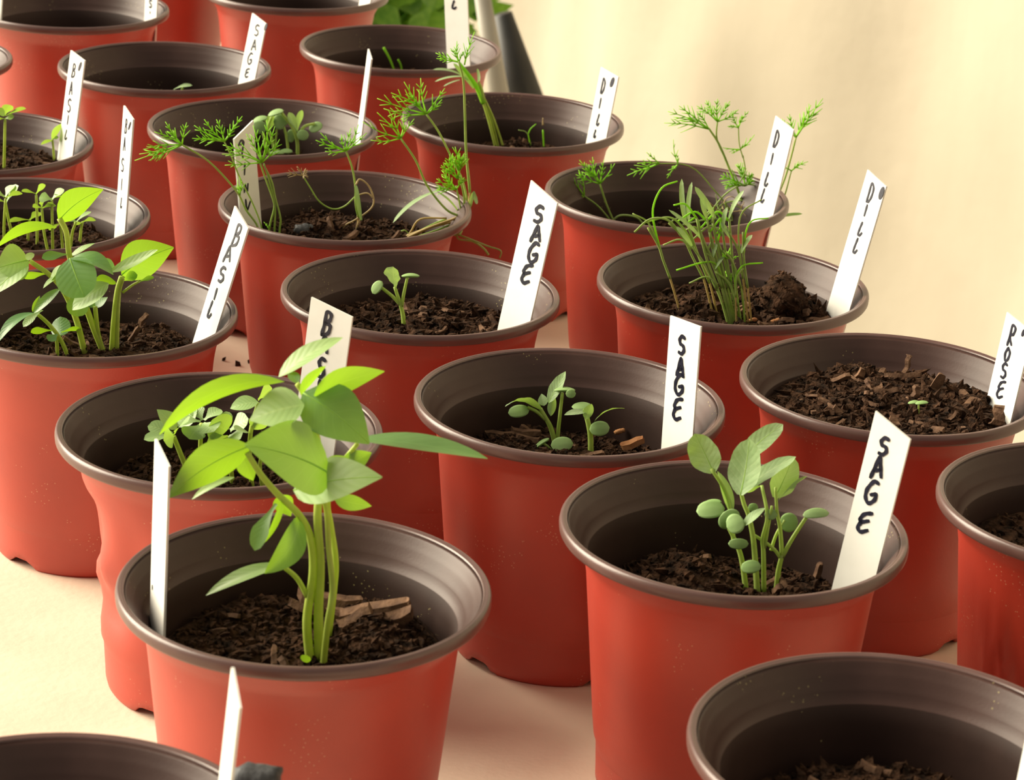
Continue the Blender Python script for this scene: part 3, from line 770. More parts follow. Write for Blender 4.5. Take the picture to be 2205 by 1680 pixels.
q.stem([(688, 1424), (686, 1320), (690, 1215), (684, 1110), (690, 1010, .004), (676, 910, .006), (655, 850, .006), (640, 826, .006)], 11, 6)
q.leaf((712, 1022, -.010), (527, 958, -.022), 172, (-.30, .80, .62), 'basil', .08, .10, midrib=True)
q.leaf((655, 872, -.002), (538, 905, -.004), 120, (-.45, .85, .45), 'basil', .05, .12, 'basil_pale')
q.leaf((652, 846, .004), (795, 956, -.004), 125, (.15, .70, .70), 'basil', .08, .10, midrib=True)
q.leaf((612, 822), (342, 932, -.004), 62, (.15, .55, -.72), 'lance', .16, .20, curl=.02)
q.leaf((600, 812, .012), (738, 727, .020), 66, (-.5, .85, .35), 'lance', .05, .16, 'basil_pale')
q.leaf((648, 850, .0), (702, 788, .0), 40, (-.7, .3, -.6), 'lance', .05, .25)
q.leaf((676, 852, .002), (828, 800, .008), 78, (-.1, .45, -.9), 'basil', .06, .10)
q.leaf((640, 826, .008), (625, 800, .012), 26, UPC, 'lance', .05, .2)
q.stem([(655, 850, .006), (668, 880, .002), (664, 915, -.004)], 4, 2, grounded=False, name='branch')
q = Plant('P1', (703, 1390), 'basil_plant', 'basil stem bowed to the right with the far-reaching lance leaf', 'basil', 'tall basil stems')
q.stem([(703, 1392), (718, 1270), (722, 1205), (712, 1130), (706, 1075), (728, 1010), (770, 955)], 9, 5)
q.leaf((772, 946, 0), (1050, 988, -.010), 66, (-.1, 1, .15), 'lance', .035, .20)
q.leaf((700, 1012, -.006), (752, 985, -.004), 40, CAM, 'basil', .05, .1)
q.leaf((735, 1005, -.002), (800, 975, .002), 44, CAM, 'basil', .05, .15)
q = Plant('P1', (700, 1424), 'basil_plant', 'basil stem crossing the others, with one pale leaf spread right', 'basil', 'tall basil stems')
q.stem([(697, 1426, -.004), (706, 1340, -.006), (716, 1270, -.004), (708, 1180, -.002), (700, 1085, -.004), (668, 1058, -.004)], 8, 5)
q.leaf((632, 1056, -.012), (823, 1028, -.016), 124, (-.50, .85, .42), 'basil', .06, .08, 'basil_pale', midrib=True)
q.leaf((720, 1075, .0), (800, 1090, .004), 34, CAM, 'basil', .05, .1)
q.leaf((680, 1030, -.008), (640, 1005, -.006), 36, CAM, 'basil', .05, .1)
q.leaf((660, 1058, -.004), (690, 1010, -.008), 40, (-.2, .6, .7), 'basil', .05, .1)
q.leaf((668, 1424, -.006), (648, 1412, -.008), 16, CAM, 'round', .05, .1)

# ------------------------------------------------------------------ basil sprouts behind the tall basil
def sprout(k, base, pts, leaves, label, group, r=6, name='basil_seedling', mat='basil_pale', cat='basil seedling'):
    q = Plant(k, base, name, label, cat, group)
    q.stem([base] + pts, r, r * .75)
    for L in leaves:
        b, t, w = L[:3]; w *= {'P5': 1.45, 'P16': 1.25, 'P17': 1.2}.get(k, 1); n = L[3] if len(L) > 3 else (-.25, 1, .35); kd = L[4] if len(L) > 4 else 'spoon'
        nm = 'seed_leaf' if kd in ('spoon', 'round') else 'leaf'
        q.leaf(b, t, w, n, kd, L[5] if len(L) > 5 else .06, .14, L[6] if len(L) > 6 else mat, name=nm)
    return q
G5 = 'basil sprouts in the crumpled pot'
sprout('P5', (412, 1035), [(392, 985), (374, 940)], [((374, 940), (310, 947, -.004), 26), ((376, 936), (405, 908, -.006), 34, (.2, .9, .5)), ((372, 934, .004), (318, 918, .004), 30), ((380, 925, .01), (338, 882, .012), 30, UPC, 'basil'), ((385, 920, .01), (425, 880, .014), 34, (-.1, .9, .4), 'basil'), ((374, 938), (352, 948, -.008), 30, CAM)],
       'basil sprout leaning left, top of its stem behind the side-on label', G5, 7)
sprout('P5', (433, 1035), [(431, 980), (434, 912)], [((434, 915), (408, 946, -.006), 40, (-.1, .8, .6)), ((436, 912), (460, 930, -.006), 38, (.1, .8, .6)), ((432, 908, .006), (382, 908, .006), 26), ((440, 905, .008), (476, 882, .012), 30, (-.3, .9, .3)), ((436, 905, .01), (420, 880, .014), 24)],
       'upright basil sprout, second from the side-on label', G5, 6)
sprout('P5', (500, 1040), [(496, 990), (492, 940)], [((488, 928), (456, 905, -.002), 46, CAM, 'round'), ((492, 940), (518, 945, -.006), 34, (-.2, .8, .6)), ((490, 940), (446, 952, -.004), 24, (-.3, .3, -.8)), ((496, 928, .006), (535, 902, .006), 40, LITL), ((492, 925, .01), (486, 886, .012), 20)],
       'basil sprout with one dark round leaf facing forward', G5, 6)
sprout('P5', (543, 1048), [(538, 1000), (540, 930), (556, 868)], [((556, 866), (496, 880, -.002), 34, LITL, 'lance'), ((556, 862), (586, 836, .004), 28, (-.4, .4, -.7)), ((545, 925), (578, 900), 40, (-.3, .5, -.7), 'basil'), ((540, 935), (505, 925, -.004), 26), ((540, 985, -.004), (505, 975, -.006), 30, LITL)],
       'tallest basil sprout, half hidden by the big basil leaf', G5, 6)
sprout('P5', (565, 1048), [(560, 1005), (566, 960)], [((566, 960), (545, 950, -.004), 24), ((566, 960), (600, 945), 30)], 'rightmost basil sprout with thin pale stem behind the big leaf', G5, 5)

# ------------------------------------------------------------------ large-leaved basil (left)
G9 = 'large-leaved basil plants at left'
q = Plant('P9', (184, 766), 'basil_plant', 'basil stem leaning left, its pale leaves cut by the frame edge', 'basil', G9)
q.stem([(184, 766), (165, 690), (138, 628), (107, 592), (64, 562)], 7, 5)
q.leaf((60, 566), (-22, 640, -.012), 58, (-.35, .75, .65), 'basil', .05, .10, 'basil_pale', midrib=True)
q.leaf((62, 560), (-8, 578, -.004), 84, (-.35, .45, .85), 'basil', .06, .10, 'basil_pale', midrib=True)
q.leaf((55, 556, -.004), (74, 547, -.006), 15, CAM, 'round', .08, .1, 'basil_pale')
q.leaf((103, 590), (48, 597), 28, (.2, .6, -.7), 'spoon', .06, -.1, name='seed_leaf')
q.leaf((108, 606, -.006), (138, 571, -.008), 26, LITL, 'lance', .06, .2, 'basil_pale', name='seed_leaf')
q.leaf((130, 592, -.006), (93, 621, -.010), 20, LITL, 'lance', .05, .2, 'basil_pale', name='seed_leaf')
q = Plant('P9', (226, 766), 'basil_plant', 'tallest basil at left, with one broad upright leaf on top', 'basil', G9)
q.stem([(226, 766), (203, 710), (186, 662), (166, 602), (150, 552), (143, 500), (128, 470)], 7, 6)
q.stem([(220, 748), (211, 715), (205, 660)], 5, 5, grounded=False, name='branch')
q.leaf((126, 476, .0), (222, 408, .006), 92, (-.55, .45, -.70), 'basil', .05, .12, midrib=True, side=.05)
q.leaf((122, 490), (-6, 533, -.004), 50, (.1, .75, -.65), 'lance', .13, .22)
q.leaf((150, 556, -.012), (182, 640, -.020), 88, (.05, .12, 1), 'round', .05, .06, midrib=True)
q.leaf((146, 562, -.008), (244, 592, -.014), 56, (.25, .85, .2), 'lance', .16, .30)
q.leaf((234, 610, -.014), (156, 668, -.020), 62, (-.5, .6, .6), 'lance', .05, .12, 'basil_pale')
q.leaf((206, 662), (232, 640, .002), 24, UPC, 'basil', .05, .1); q.leaf((204, 662), (184, 646, .002), 24, UPC, 'basil', .05, .1)
q.leaf((170, 638, -.012), (165, 682, -.014), 46, CAM, 'round', .05, .1, name='seed_leaf')
q.leaf((150, 556), (204, 524, .004), 22, LITL, 'lance', .05, .15, 'basil_pale', name='seed_leaf')
q.leaf((148, 548), (90, 556, -.004), 30, (-.2, .8, .5), 'spoon', .05, .1, name='seed_leaf')
q = Plant('P9', (243, 766), 'basil_plant', 'straight twin-stemmed basil with the broad leaf nearest the label', 'basil', G9)
q.stem([(241, 766), (246, 690), (253, 628), (262, 596)], 7, 6)
q.stem([(251, 766), (252, 700), (256, 630), (264, 600)], 6, 5)
q.leaf((262, 592, .004), (374, 533, .010), 100, (-.1, .35, -.9), 'basil', .10, .14, midrib=True)
q.leaf((236, 586, -.008), (340, 538, -.010), 34, (-.3, .85, .5), 'lance', -.06, .45, 'basil_pale')
q.leaf((262, 606, .002), (296, 592, .004), 36, (-.2, .5, -.7), 'spoon', .05, .1)
q.stem([(264, 630), (285, 614), (300, 606)], 3, 2.4, grounded=False, name='branch')
q.leaf((298, 608), (332, 598, .002), 26, (-.3, .6, -.5), 'spoon', .05, .1, name='seed_leaf')
q.leaf((248, 606, .004), (203, 606, .008), 40, (-.2, .5, -.8), 'basil', .05, .1)
q.leaf((248, 580, .010), (222, 556, .014), 26, (-.2, .5, -.8), 'basil', .05, .1)
q = Plant('P9', (124, 766), 'basil_seedling', 'short basil sprout with cupped bright round leaves near the soil', 'basil seedling', G9)
q.stem([(124, 766), (123, 742), (121, 722)], 4, 4)
q.leaf((128, 724, .004), (130, 682, .010), 44, (0, .35, -.9), 'round', .05, .15)
q.leaf((112, 712), (66, 716), 26, (-.1, .5, -.7), 'spoon', .05, .1, name='seed_leaf')
q.leaf((132, 716), (176, 708), 22, (-.1, .6, -.6), 'spoon', .05, .1, name='seed_leaf')
q.leaf((124, 720, -.004), (104, 734, -.008), 24, (-.2, .5, .8), 'spoon', .05, .1)
q = Plant('P9', (146, 766), 'basil_plant', 'bent basil stem bowing left low over the left rim', 'basil', G9)
q.stem([(146, 766), (130, 730), (105, 698), (78, 674)], 5, 4)
q.leaf((76, 674), (-4, 738, -.014), 34, (-.3, .9, .3), 'lance', .14, .22)
q.leaf((130, 622, -.004), (72, 676, -.004), 24, (.2, .8, .5), 'lance', .05, .3)
q.leaf((70, 672, .002), (86, 637, .004), 12, CAM, 'lance', .05, .3)
q.leaf((92, 668, -.006), (50, 704, -.012), 22, (-.4, .5, .7), 'spoon', .08, .1, 'basil_pale', name='seed_leaf')

# ------------------------------------------------------------------ crowded round sprouts (left edge)
G16 = 'crowded round basil sprouts at left edge'
BK = (-.1, .8, -.55)
D16 = [((9, 522), [(9, 480), (12, 428)], [((12, 426), (48, 416), 24, BK), ((10, 424), (-26, 408), 24), ((12, 424, .006), (30, 398, .01), 26, LITL)], 'leftmost tall basil sprout at the left edge'),
       ((28, 512), [(18, 470), (12, 436)], [((12, 436), (-18, 430), 26, BK), ((14, 436), (40, 400), 26)], 'basil sprout slanting left beside the leftmost one'),
       ((104, 546), [(95, 500), (90, 448)], [((92, 448), (120, 442), 26, BK), ((90, 448), (70, 446), 26, BK), ((90, 446, .006), (98, 428), 18)], 'basil sprout left of the pale-leaved pair'),
       ((114, 546), [(113, 500), (112, 430)], [((112, 430), (138, 408, .002), 26, LITL), ((112, 430), (84, 426), 24, LITL), ((112, 428, .006), (140, 424), 24, BK)], 'basil sprout with pale tilted seed leaves'),
       ((136, 546), [(133, 510), (130, 480)], [((128, 482), (106, 496), 20, BK), ((130, 480), (150, 470), 18)], 'low basil sprout under the broad upright leaf'),
       ((152, 534), [(156, 500), (164, 478)], [((164, 478), (196, 456, .004), 16, LITL), ((164, 478), (146, 470), 16)], 'curved basil sprout right of the broad upright leaf'),
       ((172, 522), [(175, 492), (178, 478)], [((178, 478), (206, 474), 24, BK), ((178, 480), (160, 484), 22, BK)], 'rightmost basil sprout nearest the slim label'),
       ((60, 520), [(62, 490), (64, 474)], [((64, 474), (20, 478), 24, BK), ((64, 474), (88, 458), 24, BK)], 'low basil sprout with wide open seed leaves'),
       ((80, 530), [(80, 470), (78, 420)], [((78, 418), (46, 412), 20, BK), ((78, 418), (98, 398, .002), 26, BK)], 'tall basil sprout under the back rim')]
for b, p_, l_, lab in D16: sprout('P16', b, p_, l_, lab, G16, 3.6)
G17 = 'spindly basil sprouts at left edge'
sprout('P17', (9, 358), [(10, 310), (11, 258)], [((11, 256), (-14, 258), 20, BK), ((11, 256), (30, 252), 16, LITL), ((12, 250), (56, 234, .004), 22, BK), ((10, 250), (-16, 234), 34, BK, 'basil'), ((10, 248), (22, 226), 24, BK)],
       'taller spindly basil sprout at the left edge', G17, 3.6)
sprout('P17', (117, 346), [(115, 320), (113, 300)], [((112, 302), (139, 264, .004), 26, BK, 'basil'), ((113, 302), (88, 312), 14, BK, 'lance'), ((113, 300), (126, 296), 10, LITL)], 'shorter basil sprout touching its label', G17, 3)

# ------------------------------------------------------------------ sage
def ssage(k, base, label, group, name='sage_seedling', cat='sage seedling'): return Plant(k, base, name, label, cat, group)
GA = 'sage clump right of the tall basil'
q = ssage('P2', (1607, 1276), 'leftmost sage stem of the clump, with a folded seed leaf', GA)
q.stem([(1607, 1276), (1598, 1210), (1589, 1178), (1576, 1150), (1558, 1116)], 7, 4, 'sagestem')
q.cot((1530, 1098), 56, 36, (-.3, .7, .7), ang=.1, thick=9); q.cot((1532, 1084, ), 40, 16, UPC, ang=.2, dy=.003)
q.stem([(1580, 1170), (1574, 1110, .003), (1560, 1055, .004), (1532, 1010, .004)], 5, 4, 'sagestem', grounded=False, name='petiole')
q.leaf((1536, 1018, .004), (1496, 934, .006), 68, (-.4, .3, .85), 'sage', -.04, .22, 'sage', ruff=.05, midrib=True)
q.leaf((1575, 1108, .003), (1545, 1015, .006), 28, (.5, .2, .7), 'lance', .03, .5, 'sage')
q.cot((1590, 1171), 40, 20, CAM, thick=10, dy=-.003)
q = ssage('P2', (1631, 1282), 'central sage stem of the clump, carrying the tallest leaf', GA)
q.stem([(1631, 1282), (1627, 1220), (1622, 1160), (1612, 1110), (1602, 1085), (1593, 1050)], 7, 4, 'sagestem')
q.leaf((1594, 1066, -.003), (1614, 945, .003), 72, (-.45, .25, .85), 'sage', -.05, .20, 'sage', ruff=.05, midrib=True)
q.leaf((1600, 985, .006), (1686, 914, .010), 46, (-.25, .6, .75), 'sage', .08, .15, 'sage', ruff=.05, midrib=True)
q.cot((1570, 1118), 34, 44, (-.4, .5, .8), thick=9, dy=-.003, ang=-.8); q.cot((1583, 1128), 36, 38, (-.2, .6, .8), thick=9, dy=-.006, ang=.4)
q.leaf((1598, 1134, -.006), (1648, 1094, -.004), 26, LITL, 'lance', .04, .15, 'sage')
q.cot((1617, 1221), 40, 25, (0, .6, .8), thick=10, dy=-.008, ang=.1)
q = ssage('P2', (1645, 1280), 'slim sage stem of the clump between the two thickest', GA)
q.stem([(1645, 1280), (1644, 1190), (1642, 1160), (1652, 1110), (1640, 1045, .004)], 5.5, 3.5, 'sagestem')
q.stem([(1646, 1180), (1655, 1130), (1662, 1090)], 4, 3, 'sagestem', grounded=False, name='petiole')
q.leaf((1603, 1054, -.002), (1714, 984, .002), 44, (-.35, .9, .35), 'sage', .05, .16, 'sage', ruff=.05)
q.leaf((1642, 1035, .006), (1612, 1020, .006), 26, (-.2, .5, -.7), 'spoon', .05, .1, 'sage')
q.leaf((1642, 1046, .004), (1606, 1060, .004), 26, (-.2, .5, -.7), 'spoon', .05, .1, 'sage')
q.cot((1622, 1093), 20, 16, CAM, thick=6); q.cot((1660, 1108), 26, 20, CAM, thick=7)
q = ssage('P2', (1671, 1280), 'rightmost forked sage stem of the clump', GA)
q.stem([(1671, 1280), (1676, 1230), (1684, 1195)], 6.5, 5, 'sagestem')
q.stem([(1684, 1200), (1680, 1140), (1673, 1100), (1670, 1050)], 5, 3, 'sagestem', grounded=False, name='petiole')
q.stem([(1684, 1200), (1706, 1160), (1736, 1114)], 5, 4, 'sagestem', grounded=False, name='petiole')
q.stem([(1680, 1200), (1668, 1184), (1648, 1168), (1620, 1150)], 4, 3.5, 'sagestem', grounded=False, name='petiole')
q.stem([(1660, 1185, .004), (1672, 1150, .004), (1690, 1120, .004)], 4, 3, 'sagestem', grounded=False, name='petiole')
q.leaf((1668, 1072, .002), (1708, 984, .006), 60, (.35, .3, .9), 'sage', .04, .15, 'sage', midrib=True)
q.leaf((1676, 1078), (1738, 1026, .004), 22, (-.3, .6, -.6), 'spoon', .05, .2, 'sage')
q.cot((1757, 1107), 52, 24, (0, .9, .45), thick=8, ang=.08); q.cot((1699, 1125), 36, 36, CAM, thick=8, dy=.004)
GB = 'two small sage seedlings in the middle pot'
q = ssage('P6', (1196, 955), 'left sage seedling of the middle pot, with three serrated leaves', GB)
q.stem([(1196, 958), (1186, 921), (1174, 898), (1164, 880)], 7, 4, 'sagestem')
q.leaf((1166, 884), (1088, 876, -.006), 38, (-.15, .75, -.45), 'sage', .20, .15, 'sage', ruff=.05)
q.leaf((1181, 868), (1218, 800, .004), 30, (-.5, .3, .8), 'lance', .03, .2, 'sage', ruff=.06, midrib=True)
q.leaf((1172, 874, .002), (1166, 848, .004), 22, (-.2, .5, .8), 'basil', .03, .2, 'sage')
q.leaf((1186, 896), (1194, 853, .002), 20, (-.2, .3, -.9), 'lance', .03, .3, 'sage')
q.stem([(1176, 904), (1158, 888), (1136, 877)], 4.5, 3.5, 'sagestem', grounded=False, name='petiole')
q.cot((1117, 886), 42, 24, (-.2, .5, .85), thick=9, ang=.15)
q.stem([(1200, 948), (1205, 900), (1211, 846)], 4.5, 3.5, 'sagestem', grounded=False, name='petiole')
q.cot((1216, 840), 42, 14, (0, 1, .1), thick=7); q.cot((1229, 848), 20, 16, CAM, thick=6, dy=-.002)
q = ssage('P6', (1189, 972), 'tiny sage sprout hugging the rim below the left seedling', GB)
q.stem([(1190, 972), (1180, 962), (1170, 955)], 3, 3, 'sagestem'); q.cot((1166, 955), 36, 12, (-.6, .7, .2), thick=7, ang=.6); q.cot((1210, 957), 44, 28, (-.1, .5, .9), thick=10, ang=.1, dy=-.002)
q = ssage('P6', (1272, 974), 'right sage seedling of the middle pot, with hooked seed leaf', GB)
q.stem([(1272, 976), (1271, 935), (1264, 900), (1258, 882)], 7, 5, 'sagestem')
q.cot((1254, 876), 42, 20, (-.1, .9, .4), thick=6, dy=.003)
q.leaf((1264, 886), (1215, 894, -.006), 20, (-.1, .9, .4), 'lance', .05, .1, 'sage'); q.leaf((1262, 904, -.002), (1274, 870, -.002), 24, (-.2, .3, -.9), 'lance', .05, .2, 'sage')
q.leaf((1280, 908), (1345, 880, .002), 22, (-.2, .85, -.35), 'lance', .14, .2, 'sage', ruff=.05)
q.cot((1291, 923), 40, 28, (.1, .4, .9), thick=9, ang=.1, dy=-.002)
q = ssage('P10', (871, 714), 'lone hairy sage seedling with one leaf and two seed leaves', None)
q.stem([(871, 716), (868, 680), (862, 655), (850, 618)], 5.5, 3.5, 'sagestem')
q.stem([(862, 656), (845, 638), (820, 618)], 4, 3.5, 'sagestem', grounded=False, name='petiole'); q.stem([(865, 660), (870, 630), (877, 598)], 4, 3, 'sagestem', grounded=False, name='petiole')
q.leaf((853, 622), (846, 574, .006), 50, (-.35, .55, -.7), 'spoon', .04, .15, 'sage', ruff=.06)
q.cot((812, 619), 30, 20, (-.3, .5, .8), thick=9, ang=.9); q.cot((884, 594), 36, 12, (0, 1, .15), thick=7)
GC = 'curled sage sprouts beside the edge-on label'
q = ssage('P15', (641, 336), 'rightmost curled sage sprout with two upright leaves', GC)
q.stem([(641, 338), (640, 305), (630, 275), (607, 243)], 4.5, 3, 'sagestem')
q.cot((594, 243), 32, 16, (-.3, .8, .4), thick=6, ang=.3)
q.leaf((640, 284), (622, 242), 18, (.2, .3, .8), 'spoon', .04, .2, 'sage'); q.leaf((640, 284), (650, 237), 16, (-.4, .3, -.8), 'spoon', .04, .2, 'sage')
q.stem([(643, 290), (656, 272), (678, 266)], 3.5, 3, 'sagestem', grounded=False, name='petiole'); q.cot((680, 274), 28, 20, (0, .6, .7), thick=7, ang=.4); q.cot((652, 291), 24, 20, CAM, thick=6, dy=-.003)
q = ssage('P15', (578, 336), 'leftmost curled sage sprout behind the greyish label', GC)
q.stem([(578, 334), (570, 300), (562, 270)], 4, 3, 'sagestem'); q.cot((560, 257), 30, 16, (-.2, .9, .4), thick=6, ang=.25); q.cot((558, 274), 32, 24, CAM, thick=7, dy=-.003); q.cot((596, 329), 30, 12, UPC, thick=5, dy=-.002); q.cot((616, 326), 26, 14, UPC, thick=5)
q = ssage('P15', (592, 332), 'middle curled sage sprout with a drooping round leaf', GC)
q.stem([(592, 332), (586, 300), (578, 275), (585, 252)], 4, 3, 'sagestem'); q.leaf((580, 284), (588, 248, .002), 28, (-.2, .5, -.7), 'spoon', .1, .2, 'sage'); q.cot((602, 262), 24, 30, CAM, thick=6); q.stem([(592, 326), (594, 300), (598, 262)], 2.6, 2, 'sagestem', grounded=False, name='petiole')
q = ssage('P15', (600, 332), 'thin curled sage sprout left of the upright-leaved one', GC)
q.stem([(620, 318), (616, 290), (608, 264)], 3.2, 2.6, 'sagestem'); q.cot((626, 293), 16, 24, CAM, thick=5); q.cot((612, 266), 12, 8, CAM, thick=4)
q = Plant('P7', (1978, 908), 'herb_sprout', 'tiny sprout with two pale oval seed leaves in coarse soil', 'sprout', None)
q.stem([(1978, 908), (1978, 872)], 2.2, 2, 'sagestem'); q.cot((1968, 867), 24, 9, UPC, 'cot', 4, .1); q.cot((1985, 868), 26, 10, UPC, 'cot', 4, .1, -.003)
q = Plant('P18', (392, 196), 'sage_seedling', 'single leaf tip peeking over the nearly empty pot rim', 'sage seedling', None, dy=.006)
q.stem([(392, 196), (394, 192)], 2.5, 2, 'sagestem'); q.leaf((374, 193), (414, 184), 12, (-.2, .8, .4), 'spoon', .1, .2, 'sage')
for (b, t, w_, lab) in (((849, 152), (826, 102), 3.4, 'longer bare needle sprout in the back pot'), ((865, 152), (857, 128), 2.6, 'shorter bare needle sprout in the back pot')):
    q = Plant('P19', b, 'dill_seedling', lab, 'dill seedling', 'needle sprouts in the back pot'); q.stem([b, ((b[0] + t[0]) / 2 + 2, (b[1] + t[1]) / 2), t], 1.6, w_ * .8, 'dill')

# ------------------------------------------------------------------ dill
def dplant(k, base, label, group, dy=None): return Plant(k, base, 'dill_plant', label, 'dill', group, dy)
GD = 'single thick dill tuft'
q = dplant('P14', (1070, 318), 'thick pale dill tuft leaning left out of its pot', GD)
for pts, r in (([(1068, 318), (1052, 255), (1036, 205)], 4.2), ([(1074, 318), (1060, 262), (1040, 212)], 2.2), ([(1084, 318), (1064, 258), (1040, 205)], 2.6)): q.stem(pts, r, r * .9, 'stem')
q.stem([(1042, 222), (1028, 190), (1012, 165), (985, 130)], 6.5, 3, 'dill', grounded=False, name='leaf_sheath')
q.stem([(1040, 215), (1036, 190), (1030, 175)], 5.5, 2, 'stem', grounded=False, name='leaf_sheath')
q.leaf((1005, 172), (932, 150, -.006), 11, (-.2, .9, .3), 'strap', .12, .1, 'dill' if False else 'sage', name='strap_leaf')
q.leaf((1030, 182), (1028, 147), 9, (-.6, .3, .6), 'strap', -.1, .2, 'sage', name='strap_leaf'); q.leaf((1002, 165), (936, 176), 7, UPC, 'strap', .08, .1, 'sage', name='strap_leaf'); q.leaf((990, 172), (955, 186), 5, UPC, 'strap', .05, .1, 'sage', name='strap_leaf')
q.leaf((1020, 190), (976, 136), 12, (.5, .5, .6), 'strap', .03, .1, 'sage', name='strap_leaf')
q = Plant('P14', (1143, 318), 'dill_seedling', 'small forked dill sprout right of the thick tuft', 'dill seedling', GD); q.stem([(1143, 318), (1137, 288)], 1.6, 1.4, 'dill'); q.stem([(1137, 290), (1130, 283), (1116, 280)], 1.3, .9, 'strap', False, name='seed_leaf'); q.stem([(1137, 290), (1142, 278), (1154, 267)], 1.4, 1, 'dill', False, name='seed_leaf')
q = Plant('P14', (1171, 316), 'dill_seedling', 'single spike dill sprout with a husk on top', 'dill seedling', GD); q.stem([(1171, 316), (1169, 280)], 1.6, 1.8, 'dill'); q.stem([(1169, 270), (1169, 254)], 2, .8, 'dry', False, name='seed_husk')

GE = 'flopping dill in one pot'
q = dplant('P13', (868, 514), 'dill stem lying over the right rim then rising straight to the top', GE)
q.stem([(866, 513), (925, 490, .0), (985, 474, .002), (1004, 452, .004), (1012, 410, .004), (1004, 330, .004), (1001, 240, .004), (998, 175, .004), (988, 132, .004)], 3, 2, 'pinkstem')
q.stem([(1012, 414, .0035), (1004, 330, .0035), (1001, 240, .0035), (998, 175, .0035), (988, 132, .0035)], 3.0, 2.2, 'dillstem', False, name='upper_stem')
q.frond((988, 134, .004), [(938, 114), (984, 88), (940, 126), (970, 104), (1000, 110)], 1.57, 3); q.frond((1000, 140, .004), [(1022, 68), (1016, 92)], 1.57, 2)
q.leaf((1006, 462, .002), (1020, 412, .002), 9, CAM, 'strap', .05, .2, 'sage', name='strap_leaf'); q.leaf((1020, 412, .002), (1027, 440, 0), 8, CAM, 'strap', -.1, .2, 'sage', name='strap_leaf')
q = dplant('P13', (872, 516), 'dill stem arching from the right rim back up to the left', GE)
q.stem([(870, 516), (920, 492), (975, 472), (990, 464)], 3.4, 3, 'pinkstem'); q.stem([(990, 466), (960, 450), (920, 400), (895, 345), (863, 298)], 2.6, 2.2, 'dillstem', False, name='upper_stem')
q.frond((863, 298), [(780, 262), (812, 242), (836, 236), (892, 256), (798, 302), (868, 245)], 1.66, 2)
q.leaf((990, 462, .004), (940, 412, .004), 7, UPC, 'strap', .10, .1, 'sage', name='strap_leaf'); q.leaf((940, 412, .004), (846, 480, -.004), 14, LITL, 'strap', .10, .1, 'sage', name='strap_leaf')
q = dplant('P13', (880, 512), 'dill stem with the widest feathery top, right of the centre', GE)
q.stem([(880, 512), (940, 480, .004), (992, 462, .006), (1006, 440, .008), (996, 390, .010), (975, 345, .012), (945, 285, .012), (918, 246, .012)], 2.8, 2.2, 'dillstem')
q.frond((918, 246, .012), [(812, 212), (826, 234), (870, 176), (906, 168), (958, 190), (952, 214), (842, 200), (880, 200)], 1.75, 3)
q = dplant('P13', (890, 514), 'dill tuft of short bushy fronds at the right rim', GE)
q.stem([(890, 514), (950, 492), (992, 470), (990, 440), (982, 400)], 2.4, 1.8, 'dillstem')
q.stem([(992, 470), (1000, 430), (990, 380)], 2.8, 2, 'dillstem', False, name='branch')
q.frond((986, 385), [(968, 332), (980, 316), (1000, 332), (958, 345), (990, 330), (950, 356)], 1.75, 3, spread=.5); q.frond((982, 408), [(940, 385), (938, 402), (952, 368), (1000, 382), (960, 378)], 1.75, 3, spread=.5)
q = dplant('P13', (900, 512), 'limp dill stems dangling over the right rim towards the lone sage pot', GE)
q.stem([(880, 515), (940, 500), (985, 506, -.004), (995, 490, 0), (990, 470)], 2.6, 2.6, 'strap'); q.stem([(985, 505, -.004), (1010, 514, -.008), (1050, 530, -.010), (1078, 540, -.012), (1076, 556, -.012)], 2, 1.6, 'strap', False, name='branch')
q.stem([(983, 508, -.004), (990, 516, -.006), (1018, 520, -.008), (1040, 534, -.008), (1052, 549, -.008)], 1.8, 2.6, 'strap', False, name='branch'); q.stem([(893, 505), (892, 520, -.004), (890, 533, -.006)], 1.2, 1.0, 'dry', False, name='branch')
q.stem([(868, 512, -.002), (862, 500), (872, 496), (880, 504)], 1.4, 1.2, 'strap', False, name='tendril'); q.stem([(962, 470), (905, 472), (884, 500), (868, 514)], 2.0, 2.2, 'pinkstem', False, name='branch')
q = dplant('P13', (766, 518), 'looped dill stem in the middle of the flopping pot', GE)
q.stem([(766, 518), (768, 490), (776, 470), (772, 460)], 2.0, 2.0, 'dry'); q.stem([(772, 468), (766, 440), (765, 400), (758, 360), (745, 325)], 2.4, 2.0, 'dillstem', False, name='upper_stem')
q.leaf((778, 474, -.002), (766, 396, -.002), 11, (-.3, .2, 1), 'strap', .03, .1, 'sage', name='strap_leaf')
q.stem([(766, 398, -.002), (775, 386), (795, 402), (805, 432), (796, 452), (764, 474), (745, 484), (738, 495), (750, 503)], 1.9, 1.7, 'dry', False, name='tendril'); q.stem([(805, 428), (790, 416), (765, 422)], 1.7, 1.6, 'dry', False, name='tendril')
q.frond((745, 325), [(680, 302), (690, 286), (756, 276), (790, 286), (772, 268), (700, 326), (735, 290)], 1.66, 2)
q = dplant('P13', (764, 516), 'thread-thin dill stem sagging to a withered tip', GE)
q.stem([(766, 514), (770, 470), (764, 424)], 1.4, 1.4, 'dry'); q.stem([(764, 424), (742, 444), (716, 450), (688, 434), (668, 404), (652, 378)], 1.7, 1.5, 'dillstem', False, name='upper_stem'); q.frond((652, 378), [(616, 372), (640, 358), (662, 366), (655, 384), (664, 380)], 1.40, 2, 'dry', spread=.6)
q = dplant('P13', (560, 494), 'dill stem reaching far left past the shaded label', GE, dy=-.016)
q.stem([(556, 492), (530, 452), (508, 410), (450, 348), (392, 312)], 2.4, 2.0, 'dillstem'); q.frond((392, 312), [(290, 346), (308, 322), (332, 284), (356, 262), (402, 264), (300, 332), (372, 280), (320, 346)], 1.75, 3)
